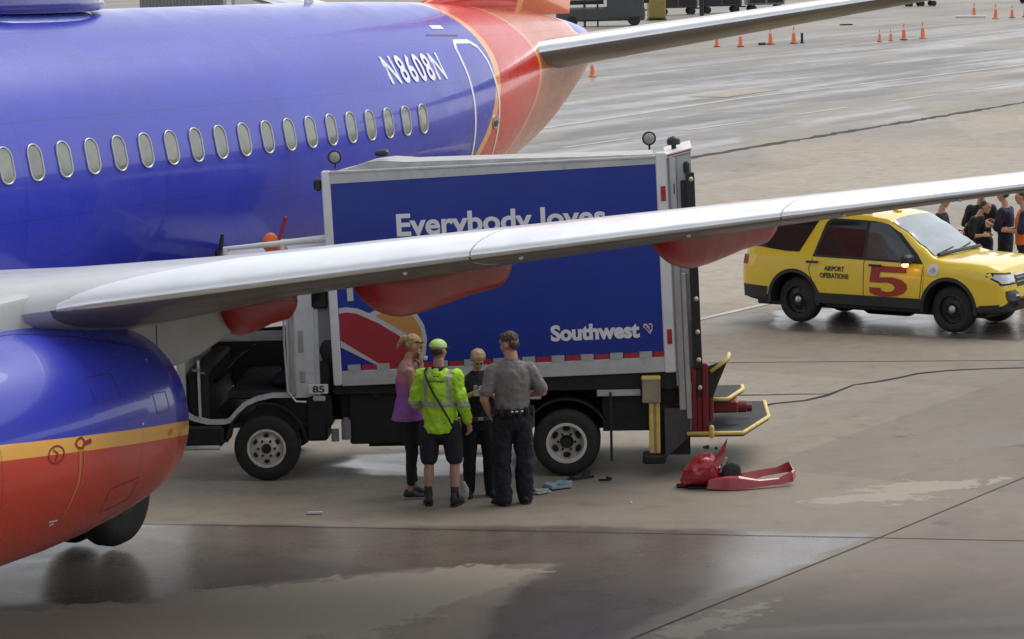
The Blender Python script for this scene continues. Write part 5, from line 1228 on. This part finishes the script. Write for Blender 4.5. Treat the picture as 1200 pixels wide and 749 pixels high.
# --- 4. woman in purple tank top, profile, hand to her face
def tank_woman():
    P = empty('person', (-1.17,30.84,0), radians(14), 'person in a pink and purple tank top holding a hand to the face', 'person', 'people talking beside the truck'); P.scale = (1.02,1.02,1.06)
    m = MB(); torso(m, [(0,0,.84,.10,.15),(0,0,.93,.11,.16),(0,0,1.08,.085,.125),(.0,0,1.25,.115,.155),(-.01,0,1.36,.10,.165),(-.01,0,1.43,.07,.10),(.015,0,1.47,.055,.056),(.04,0,1.54,.052,.052)])
    RSh, REl, RWr = (-.01,-.165,1.36),(-.0,-.225,1.07),(.14,-.10,1.30+.12); LSh, LEl, LWr = (0,.165,1.36),(.09,.16,1.09),(.15,.08,1.33)
    REl = (.03,-.215,1.06)
    limb(m,RSh,REl,.046,.038); limb(m,REl,RWr,.038,.024); hand(m,RWr,(.0,.35,.9),(-.9,.3,0),(-.2,.9,.2),.5,.92)
    limb(m,LSh,LEl,.046,.038); limb(m,LEl,LWr,.038,.024); hand(m,LWr,(-.1,-.2,.95),(-.9,-.3,0),(-.1,-.9,.2),.5,.92)
    LH, LK, LA = (0,.09,.86),(.03,.09,.47),(.06,.10,.09); RH, RK, RA = (0,-.09,.86),(.01,-.085,.47),(-.03,-.09,.09)
    leg(m,LH,LK,LA,.085,.05,.033,.05); leg(m,RH,RK,RA,.085,.05,.033,.05)
    hc = (.075,0,1.605); R = head(m,hc,radians(-4),radians(24),1.0); fin(m,'body',pm('tan_skin',(.48,.25,.17),.55,var=.05,scale=9),P,.0075); face_bits(P,hc,R,.96,MT['hair_bl'])
    tk = NT('pink_purple_tank'); z = tk.xyz()[2]; c = tk.mix(tk.ramp(z,1.30,1.08), (.55,.17,.27), (.36,.12,.46)); nz = tk.lin(tk.noise(7,4),.3,.7,.85,1.1)
    mul = tk.n('ShaderNodeVectorMath', operation='SCALE'); tk.inp(mul.inputs[0], c); tk.link(nz, mul.inputs[3]); tk.set(Base_Color=mul.outputs[0], Roughness=.8); tk.bump(tk.noise(20,4),.35,.01)
    m = MB(); torso(m, [(-.02,0,.83,.175,.20),(-.01,0,.93,.155,.19),(0,0,1.08,.13,.165),(.0,0,1.25,.135,.172),(0,0,1.33,.112,.145),(0,0,1.39,.09,.11)])
    limb(m,(0,.10,1.30),(0,.09,1.415),.05,.03); limb(m,(0,-.10,1.30),(0,-.09,1.415),.05,.03)
    fin(m,'tank_top',tk.m,P,.010,3,.022,.11)
    m = MB(); torso(m, [(0,0,.78,.11,.12),(0,0,.86,.12,.165),(0,0,.95,.105,.15)])
    for h_, k_, a_ in ((LH,LK,LA),(RH,RK,RA)):
        c_ = V(k_).lerp(V(a_),.33)+V((-.012,0,0)); e_ = V(k_).lerp(V(a_),.78); limb(m,V(h_)+V((0,0,-.03)),k_,.093,.062); limb(m,k_,c_,.062,.060); limb(m,c_,e_,.060,.046)
    fin(m,'leggings',cloth('black_leggings',(.012,.012,.014)),P,.010,3,.014,.12)
    sn = pm('dark_grey_sneaker',(.045,.05,.06),.6,var=.4,scale=25); so = pm('grey_sole',(.3,.31,.33),.6)
    for a, d_ in ((LA,(1,.1,0)),(RA,(1,-.25,0))): shoe(P,(a[0],a[1],0),d_,sn,.98,0,'sneaker',so)
    hcv = V(hc)
    m = MB(); m.ell(hcv+R@V((-.025,0,.045)),(.09,.080,.074),18,12,R); m.ell(hcv+R@V((-.055,0,0)),(.05,.07,.055),16,10,R); m.ell(hcv+R@V((-.125,0,.03)),(.035,.033,.038),12,8,R); m.cone(hcv+R@V((-.14,0,.02)),hcv+R@V((-.165,0,-.085)),.030,.012,10,True,True)
    fin(m,'hair',MT['hair_bl'],P,.006,1,.024,.025)
    m = MB(); m.path([hcv+R@V((-.01,.081,.05)),hcv+R@V((.06,.06,.065)),hcv+R@V((.085,0,.07)),hcv+R@V((.06,-.06,.065)),hcv+R@V((-.01,-.081,.05))],.007,6); m.build('sunglasses', MT['black'], P, smooth=True)
    t = empty('folded_tissue', (-.965,30.75,1.575), 0, 'small white tissue held to the face of the person in the purple tank top', 'tissue')
    m = MB(); m.ell((0,0,0),(.022,.014,.026),10,6); m.ell((.012,0,.012),(.014,.012,.014),8,6); m.build('crumpled_tissue', MT['paper'], t, smooth=True)
    return P
tank_woman()
# --- background group behind the suv
def bystander(x, y, yaw, label, shirt, trous, skin, hairm, cap=None, vest=None, ht=1.0, lean=0.0, arm=0):
    P = empty('person', (x,y,0), yaw, label, 'person', 'people gathered behind the yellow suv'); P.scale = (ht,ht,ht)
    m = MB(); l_ = lean
    torso(m, [(0,0,.86,.10,.14),(0,0,.95,.11,.15),(.1*l_,0,1.1,.10,.145),(.28*l_,0,1.28,.12,.17),(.4*l_,0,1.40,.10,.18),(.47*l_,0,1.47,.06,.08),(.54*l_+.02,0,1.58,.052,.055)])
    for s_ in (-1,1):
        S0, E0, W0_ = (.4*l_,.19*s_,1.40),(.05+.3*l_,.27*s_,1.12),(.26+.2*l_,.14*s_,1.12+.08*arm)
        limb(m,S0,E0,.05,.042); limb(m,E0,W0_,.042,.028); hand(m,W0_,(.9,-.4*s_,.1),(0,-s_,-.5),(0,0,1),.6)
        leg(m,(0,.10*s_,.86),(.02,.12*s_,.47),(-.02,.13*s_,.09),.08,.05,.035)
    hc = (.05+.6*l_,0,1.665-.08*l_); R = head(m,hc,0,radians(15)); fin(m,'body',skin,P,.011,2); face_bits(P,hc,R,1,hairm)
    m = MB(); torso(m, [(0,0,.90,.13,.17),(0,0,1.0,.13,.17),(.1*l_,0,1.12,.135,.18),(.28*l_,0,1.28,.14,.20),(.4*l_,0,1.39,.115,.20),(.46*l_,0,1.46,.075,.10)])
    for s_ in (-1,1): limb(m,(.4*l_,.18*s_,1.39),(.05+.3*l_,.27*s_,1.14),.08,.07)
    fin(m,'shirt',shirt,P,.014,2,.025,.12)
    if vest:
        m = MB(); torso(m, [(0,0,.88,.145,.185),(.1*l_,0,1.1,.15,.19),(.28*l_,0,1.28,.155,.205),(.4*l_,0,1.40,.12,.19),(.44*l_,0,1.45,.09,.13)]); fin(m,'vest',vest,P,.014,2,.02,.12)
    m = MB(); torso(m, [(0,0,.78,.11,.12),(0,0,.88,.13,.175),(0,0,.94,.125,.165)])
    for s_ in (-1,1): limb(m,(0,.1*s_,.84),(.02,.12*s_,.47),.10,.08); limb(m,(.02,.12*s_,.47),(-.02,.13*s_,.09),.08,.065); shoe(P,(-.02,.13*s_,0),(1,.2*s_,0),MT['black'],1.0)
    fin(m,'trousers',trous,P,.014,2,.02,.12)
    hcv = V(hc); m = MB(); m.ell(hcv+R@V((-.03,0,.04)),(.092,.084,.078),14,10,R); m.ell(hcv+R@V((-.055,0,-.01)),(.055,.074,.055),12,8,R); m.build('hair', hairm, P, smooth=True)
    if cap:
        m = MB(); m.loft([[tuple(hcv+R@V((-.01+.112*cos(pi/2*i/6.2)*cos(a), .094*cos(pi/2*i/6.2)*sin(a), .04+.088*sin(pi/2*i/6.2)))) for a in [2*pi*k/18 for k in range(18)]] for i in range(7)]); c_ = m.build('cap', cap, P, smooth=True, angle=50); recalc(c_)
        m = MB(); m.box(hcv+V((.08,-.06,.025)),hcv+V((.19,.06,.04)),.005); m.build('visor', cap, c_)
        m = MB(); m.ell(hcv+R@V((.085,0,.09)),(.02,.03,.025),10,6,R); m.build('cap_badge', MT['lettering'], c_, smooth=True)
    return P
dkc = cloth('black_cloth',(.012,.012,.015)); nvc = cloth('navy_cloth',(.016,.016,.045)); 
bystander(7.15,46.4,radians(-20),'person in a pale cap and dark top standing behind the windscreen of the yellow suv',dkc,dkc,MT['skin'],MT['hair_dk'],pm('pale_cap',(.5,.5,.56),.7),ht=.99)
bystander(7.6,46.7,radians(-30),'dark-haired person in black leaning forward behind the bonnet of the yellow suv',dkc,dkc,MT['skin'],MT['hair_dk'],ht=.93,lean=.55)
bystander(7.98,47.4,radians(-100),'fair-haired person in a dark jacket behind the bonnet of the yellow suv',dkc,nvc,MT['skin'],MT['hair_bl'],ht=1.0)
bystander(8.3,46.9,radians(150),'person in black cap and navy shirt beside the orange-vested one',nvc,dkc,MT['skin'],MT['hair_dk'],pm('black_cap',(.012,.012,.014),.6),ht=1.0,arm=1)
bystander(8.52,46.4,radians(170),'person in a bright orange safety vest at the right edge behind the yellow suv',nvc,dkc,MT['skin'],MT['hair_dk'],vest=pm('orange_vest',(.80,.17,.04),.7,var=.12,scale=5),ht=1.0)

# ================================================================== SMALL THINGS ON THE APRON
# crumpled red broken panel with a black roller
def crumple(o, s_, sc): 
    t = bpy.data.textures.new('crumple', 'VORONOI'); t.noise_scale = sc
    d = o.modifiers.new('d','DISPLACE'); d.texture = t; d.strength = s_; d.mid_level = .5; apply_mods(o); o.data.shade_smooth(); o.data.set_sharp_from_angle(angle=radians(25))
RD = empty('broken_red_fairing', (2.28,31.0,0), radians(3), 'crumpled broken red panel with a black roller lying on the wet concrete', 'debris'); RD.scale = (.93,.93,.93)
MT['redplas'] = pm('glossy_red_plastic', (.40,.018,.03), .24, coat=.5, var=.12, scale=6, dirt=.15)
rnd = random.Random(3)
m = MB(); R = []
P_ = [(-.46,.02,.10,.02),(-.43,.03,.20,.12),(-.33,.05,.30,.20),(-.22,.05,.37,.22),(-.10,.04,.40,.20),(-.02,.03,.28,.14),(.08,.0,.20,.08)]
for x, yo, h, w_ in P_:
    R.append([(x+rnd.uniform(-.015,.015), yo+w_*cos(a)*rnd.uniform(.8,1.15), max(.005, h*.52+h*.5*sin(a)*rnd.uniform(.88,1.1))) for a in [2*pi*k/14 for k in range(14)]])
m.loft(R); o = m.build('crumpled_shell', MT['redplas'], RD, angle=22, smooth=True); recalc(o)
sm_ = o.modifiers.new('s','SUBSURF'); sm_.levels = 2; sm_.subdivision_type = 'SIMPLE'; apply_mods(o); crumple(o,.05,.12)
m = MB(); m.loft([[(-.12,-.10,.28),(-.02,-.12,.26),(-.0,-.02,.27),(-.10,.0,.30)],[(.0,-.08,.46),(.06,-.09,.44),(.06,-.06,.45),(.01,-.05,.47)],[(.09,-.06,.60),(.095,-.062,.60),(.095,-.058,.60),(.09,-.058,.60)]]); m.build('torn_strip', MT['redplas'], RD)
m = MB(); m.loft([[(-.02,-.14,.20),(.02,-.15,.20),(.03,-.13,.22),(.0,-.12,.22)],[(.05,-.14,.38),(.08,-.14,.37),(.08,-.13,.38),(.06,-.13,.39)]]); m.build('torn_core', pm('pale_foam',(.55,.36,.28),.8), RD)
m = MB(); m.cone((-.20,-.05,.50),(-.13,-.05,.50),.014,.03,8); m.box((-.06,-.05,.46),(-.02,-.02,.50),.01); m.build('loose_bracket', MT['dark'], RD)
m = MB(); m.lathe([(-.07,.0),(-.075,.08),(-.06,.115),(-.02,.128),(.02,.128),(.06,.115),(.075,.08),(.07,.0)], (.12,-.09,.20), (.35,-1,.1), 26, cap=True); m.cone((.12,-.09,.20),(.02,0,.16),.03,.03,8); m.build('roller', MT['rubber'], RD, smooth=True, angle=50)
# flat loop that the torn panel forms on the ground
m = MB(); L = [(-.14,-.20,.03),(.05,-.24,.02),(.2,-.25,.02),(.45,-.20,.03),(.7,-.14,.04),(.86,-.10,.06),(.90,.0,.10),(.86,.10,.14),(.70,.12,.12),(.52,.10,.10),(.36,.02,.06),(.22,-.06,.04),(.08,-.06,.05),(-.06,-.06,.08)]
n = len(L); R = []
for i in range(n):
    p = V(L[i]); d = (V(L[(i+1)%n])-V(L[i-1])).normalized(); sd_ = V((-d.y,d.x,0)); hh = rnd.uniform(.07,.13); ww = rnd.uniform(.02,.045)
    if i in (1,2): hh = .15
    R.append([tuple(p+sd_*ww+V((0,0,-.005))), tuple(p+sd_*ww*.4+V((0,0,hh))), tuple(p-sd_*ww*.5+V((0,0,hh*.85))), tuple(p-sd_*ww*1.3+V((0,0,-.005)))])
R.append(R[0]); m.loft(R, cap=False); o = m.build('bent_panel', MT['redplas'], RD, angle=20, smooth=True); recalc(o)
m = MB(); m.quad((.05,-.22,.10),(.12,-.20,.17),(.42,-.19,.06),(.30,-.24,.03)); m.quad((-.14,-.2,.12),(.05,-.12,.16),(.12,-.20,.17),(.05,-.24,.06)); m.build('bent_flap', MT['redplas'], RD)
m = MB(); m.box((-.52,-.02,.0),(-.30,.10,.04),.015); m.box((-.4,-.12,0),(-.1,-.02,.03),.01); m.build('black_base', MT['dark'], RD)
# scattered debris by the rear wheel
def debris(name, loc, rz, label, boxes, mat, cat='debris', grp=None):
    t = empty(name, loc, rz, label, cat, grp); m = MB()
    for i, (x, y, lx, ly, h, tw) in enumerate(boxes):
        M_ = Matrix.Translation((x,y,h/2+.004+i*.006)) @ Matrix.Rotation(tw,4,'Z') @ Matrix.Rotation(.12*((i%3)-1),4,'X'); m.T = M_; m.box((-lx/2,-ly/2,-h/2),(lx/2,ly/2,h/2),.003)
    m.build('sheet', mat, t); return t
debris('crumpled_blue_cloth',(.46,31.14,0),.2,'pale blue crumpled sheet on the ground by the rear wheel of the truck',[(0,0,.26,.24,.03,.3),(.08,.05,.18,.2,.05,-.4),(-.08,-.03,.14,.12,.05,.9)],pm('pale_blue_cloth',(.24,.33,.38),.7,var=.2,scale=14))
debris('clipboard',(.27,30.86,0),.5,'grey folded papers lying beside the black shoe of the officer in grey',[(0,0,.20,.14,.02,.2),(.03,.02,.15,.12,.03,-.5)],pm('grey_paper',(.36,.37,.36),.7,var=.2,scale=14),'papers')
debris('dark_strap',(.19,30.98,0),-.3,'short dark strap lying on the ground by the papers',[(0,0,.22,.04,.02,.2),(.08,.03,.12,.03,.02,-.7)],MT['dark'],'strap')
debris('white_stick',(-2.195,30.03,0),.03,'short white strip lying on the concrete left of the group of people',[(0,0,.17,.05,.025,.0)],MT['white'],'strip')
debris('black_scrap',(1.0,31.5,0),-.3,'black rubber scrap lying behind the rear wheel of the truck',[(0,0,.12,.05,.02,.2),(.05,.03,.08,.03,.03,-.7)],MT['dark'],'scrap')
debris('shredded_rubber',(.74,31.62,0),.4,'thin shredded black rubber beside the rear wheel of the truck',[(0,0,.34,.03,.03,.1),(.1,.08,.2,.03,.05,.8),(-.1,.02,.12,.05,.03,1.4)],MT['dark'],'scrap')
debris('white_chip',(1.25,30.2,0),.2,'tiny white chip on the concrete left of the red debris',[(0,0,.03,.02,.012,.3)],MT['white'],'chip')
t = empty('plastic_bag', (-.575,30.50,0), .3, 'crumpled silver plastic bag standing at the right shoe of the lime-jacketed person', 'bag'); t.scale = (.7,.7,.7)
m = MB(); m.rings([(0,0,.03,.05,.04),(0,0,.10,.075,.05),(.01,0,.2,.07,.045),(0,0,.28,.04,.03),(0,0,.33,.02,.015)],14); o = fin(m,'bag_body',pm('silver_plastic',(.45,.46,.47),.3,var=.35,scale=12),t,.009,1,.03,.06)
# ---- cones
MT['coneor'] = pm('cone_orange',(.90,.22,.10),.55,var=.08); MT['conewh'] = pm('cone_collar',(.65,.6,.56),.4); MT['conebase'] = pm('cone_base_black',(.03,.03,.03),.7); MT['coneyel'] = pm('cone_base_yellow',(.5,.36,.06),.7)
def cone(base): 
    t = empty('traffic_cone', (0,0,0))
    m = MB(); m.lathe([(.04,.20),(.06,.15),(.40,.115),(.88,.04),(.90,.03),(.90,.001)], (0,0,0), (0,0,1), 20); m.build('cone_body', MT['coneor'], t, smooth=True, angle=40)
    m = MB(); m.lathe([(.56,.094),(.70,.072)], (0,0,0), (0,0,1), 20); m.build('collar', MT['conewh'], t, smooth=True)
    m = MB(); m.box((-.22,-.22,.0),(.22,.22,.05),.02); m.build('base', base, t); return t
cA = cone(MT['conebase']); cB = cone(MT['coneyel']); first = [True, True]
CN = [(11.15,148.9,0,.85,'orange cone at the left end of the left row of cones'),(12.34,148.2,0,.95,'orange cone second from the left in the left row'),
 (14.12,150.4,0,1.0,'orange cone beside a dark sandbag, third in the left row'),(15.4,150.8,0,1.0,'orange cone with a dark post right against it, last in the left row'),
 (19.9,150.2,0,.72,'short orange cone on the left of the close pair in the middle row of cones'),(20.6,151.0,0,.68,'short orange cone on the right of the close pair in the middle row'),
 (21.4,151.7,0,.98,'thin orange cone standing alone, second from the right in the middle row'),(22.65,153.3,1,.98,'orange cone with a yellow base at the right end of the middle row'),
 (31.1,187.4,0,.98,'orange cone next to the lying white pole at the far right'),(31.5,181.5,1,1.05,'orange cone with a yellow base in the far right row near the white pole'),
 (32.7,182.3,0,.9,'thin dark orange cone in the far right row, second from the picture edge'),(33.75,183.4,0,.95,'orange cone cut by the right edge of the picture in the far row'),
 (3.72,121.4,1,.85,'orange cone with a yellow foot just behind the tail of the airplane')]
for x, y, b, s_, lab in CN:
    src = (cA, cB)[b]
    c = src if first[b] else copy_tree(src); first[b] = False
    c.location = (x,y,0); c.scale = (s_*.9,s_*.9,s_); tag(c, lab, 'traffic cone', 'traffic cones on the far apron')
def simple(name, loc, rz, lab, cat, parts, grp=None):
    t = empty(name, loc, rz, lab, cat, grp)
    for pn_, bx, mt in parts:
        m = MB()
        for b in bx:
            if b[0] == 'b': m.box(b[1], b[2], b[3] if len(b) > 3 else .03)
            elif b[0] == 'c': m.cone(b[1], b[2], b[3], b[3], 14)
            elif b[0] == 'w': m.lathe([(-.06,.02),(-.07,b[2]*.8),(-.04,b[2]),(.04,b[2]),(.07,b[2]*.8),(.06,.02)], b[1], (0,1,0), 20, cap=True)
        m.build(pn_, mt, t)
    return t
simple('sandbag',(13.75,149.9,0),.1,'small dark sandbag beside an orange cone','sandbag',[('bag',[('b',(-.35,-.1,0),(.1,.1,.13),.05)],MT['black'])])
simple('short_post',(15.85,150.9,0),0,'short dark post against the right cone of the left row','post',[('post',[('c',(0,0,0),(0,0,.55),.07)],MT['black']),('base',[('b',(-.12,-.12,0),(.12,.12,.06))],MT['dark'])])
simple('black_hose_coil',(15.0,180.5,0),.1,'dark coiled hose lying on the far apron behind the left cones','hose',[('coil',[('b',(-.5,-.3,0),(.6,.2,.22),.1),('b',(.3,-.2,.1),(.75,.1,.45),.1)],MT['dark'])])
simple('dark_mat',(21.3,176.5,0),.1,'flat dark mat lying on the far apron','mat',[('mat',[('b',(-.35,-.3,0),(.35,.3,.08),.02)],MT['dark'])])
simple('white_pole',(30.2,184.0,0),2.4,'white pole lying on the ground beside the far right cones','pole',[('pole',[('c',(-1.3,0,.1),(1.0,0,.1),.07)],MT['white'])])
simple('baggage_cart',(31.3,213,0),.1,'small empty dark flatbed cart at the top edge of the apron','cart',[('deck',[('b',(-1.2,-.6,.45),(1.2,.6,.6))],MT['dgrey']),('rail',[('b',(-1.2,-.6,.6),(-1.1,.6,1.2)),('b',(1.1,-.6,.6),(1.2,.6,1.2))],MT['dgrey'])]+[('wheel',[('w',(sx,sy,.2),.2)],MT['rubber']) for sx in (-.9,.0,.9) for sy in (-.55,.55)])
simple('baggage_cart',(40.2,214,0),.1,'dark cart at the top right corner of the apron','cart',[('deck',[('b',(-1.2,-.6,.45),(1.2,.6,.6))],MT['dgrey'])]+[('wheel',[('w',(sx,sy,.2),.2)],MT['rubber']) for sx in (-.9,.9) for sy in (-.55,.55)])
# ---- far ground equipment at the top of the picture
simple('belt_loader',(6.6,186,0),.0,'dark grey belt loader standing just behind the airplane tail','belt loader',[
 ('chassis',[('b',(-3.2,-.9,.35),(2.6,.9,1.25),.1)],MT['dgrey']),('belt',[('b',(-3.6,-.5,1.45),(2.9,.5,1.75),.05)],MT['dark']),('cab',[('b',(.1,-.95,.5),(2.55,.95,2.6),.1)],MT['dgrey']),
 ('stanchion',[('c',(-1.35,-.7,0),(-1.35,-.7,2.6),.08)],MT['black']),('stanchion',[('c',(-.5,-.8,0),(-.5,-.8,2.2),.06)],MT['black']),('white_notice',[('b',(-.1,-.95,1.3),(.12,-.91,1.75),.01)],MT['white'])]+[('wheel',[('w',(sx,sy,.38),.38)],MT['rubber']) for sx in (-2.2,1.9) for sy in (-.85,.85)])
simple('cargo_container',(10.5,196,0),.05,'yellow-brown cargo container at the end of the dark equipment row','container',[('shell',[('b',(-.55,-.7,.12),(.62,.7,1.9),.08)],pm('yellow_brown_metal',(.30,.22,.06),.6,dirt=.3)),('base',[('b',(-.6,-.75,0),(.66,.75,.12))],MT['dark'])])
for i, (x, w_, h, mt, lab) in enumerate([(12.6,1.45,2.0,'dgrey','dark grey closed baggage trailer nearest the yellow-brown container'),(15.9,1.5,1.9,'dgrey','dark grey baggage trailer in the middle of the far row, right of the dark pole'),(19.3,1.4,1.75,'grey','pale grey baggage trailer at the right end of the far equipment row')]):
    simple('baggage_trailer',(x,207+i*1.5,0),.1,lab,'trailer',[('box',[('b',(-w_,-.8,.5),(w_,.8,h+.5),.08)],MT[mt]),('curtain',[('b',(-w_+.15,-.84,.65),(-.08,-.8,h+.35),.02)],MT['black']),('curtain',[('b',(.08,-.84,.65),(w_-.15,-.8,h+.35),.02)],MT['dark']),('tow_bar',[('b',(-w_-.9,-.05,.35),(-w_,.05,.45),.02)],MT['dark'])]+[('wheel',[('w',(sx,sy,.25),.25)],MT['rubber']) for sx in (-w_*.7,w_*.7) for sy in (-.75,.75)],'baggage trailers parked far behind the tail')
simple('light_pole',(14.15,203,0),0,'dark pole standing between the far baggage trailers','pole',[('shaft',[('c',(0,0,0),(0,0,9),.16)],MT['dark']),('lamp_arm',[('b',(-1.2,-.15,8.9),(1.2,.15,9.1))],MT['dark'])])
ch_ = empty('cargo_container',(-23.2,205,0),.0,'grey corrugated cargo container far behind the airplane roof','container')
m = MB(); n = 40; m.box((-3,-1.2,.15),(3,1.2,2.7)); m.build('shell', MT['grey'], ch_)
for i in range(24): m = MB(); m.box((-2.9+i*.245,-1.28,.3),(-2.9+i*.245+.11,-1.205,2.6),.02); m.build('rib', MT['grey'], ch_)
simple('service_van',(-17.5,207,0),.1,'white service van far behind the airplane roof','van',[('body',[('b',(-2.4,-.95,.4),(2.4,.95,2.3),.25)],MT['white']),('windscreen',[('b',(2.2,-.8,1.3),(2.43,.8,2.1),.05)],MT['glass'])]+[('wheel',[('w',(sx,sy,.35),.35)],MT['rubber']) for sx in (-1.6,1.6) for sy in (-.85,.85)])

# ================================================================== BUILDINGS (reflected in paint, metal and wet concrete)
def building(loc, rz, L, D, H, label, bay=4.0, storeys=2, wall=None):
    t = empty('terminal_building', loc, rz, label, 'building')
    m = MB(); m.box((-L/2,0,0),(L/2,D,H)); w_ = m.build('wall', wall or MT['facade'], t)
    m = MB(); m.box((-L/2-.3,-.3,H),(L/2+.3,D+.3,H+.5)); m.build('roof', MT['dgrey'], t)
    sh = H/storeys; proto = None; k = int(L/bay)
    for i in range(k):
        for s_ in range(storeys):
            if proto is None:
                m = MB(); m.box((0,-.06,0),(bay*.86,.0,sh*.62)); proto = m.build('window', MT['glass'], t); q_ = proto
            else:
                q_ = proto.copy(); COL.objects.link(q_)
            q_.location = (-L/2+i*bay+bay*.07, 0, s_*sh+sh*.22)
    return t
MT['facade'] = pm('terminal_facade', (.10,.095,.09), .7, var=.15, scale=.3)
building((0,-1.6,0), pi, 110, 18, 7.6, 'long dark terminal building with two rows of windows facing the apron behind the camera')
building((118,60,0), radians(-100), 170, 20, 13, 'low grey concourse building across the apron to the right', 6, 2, pm('concourse_wall',(.16,.155,.15),.7,var=.15,scale=.2))
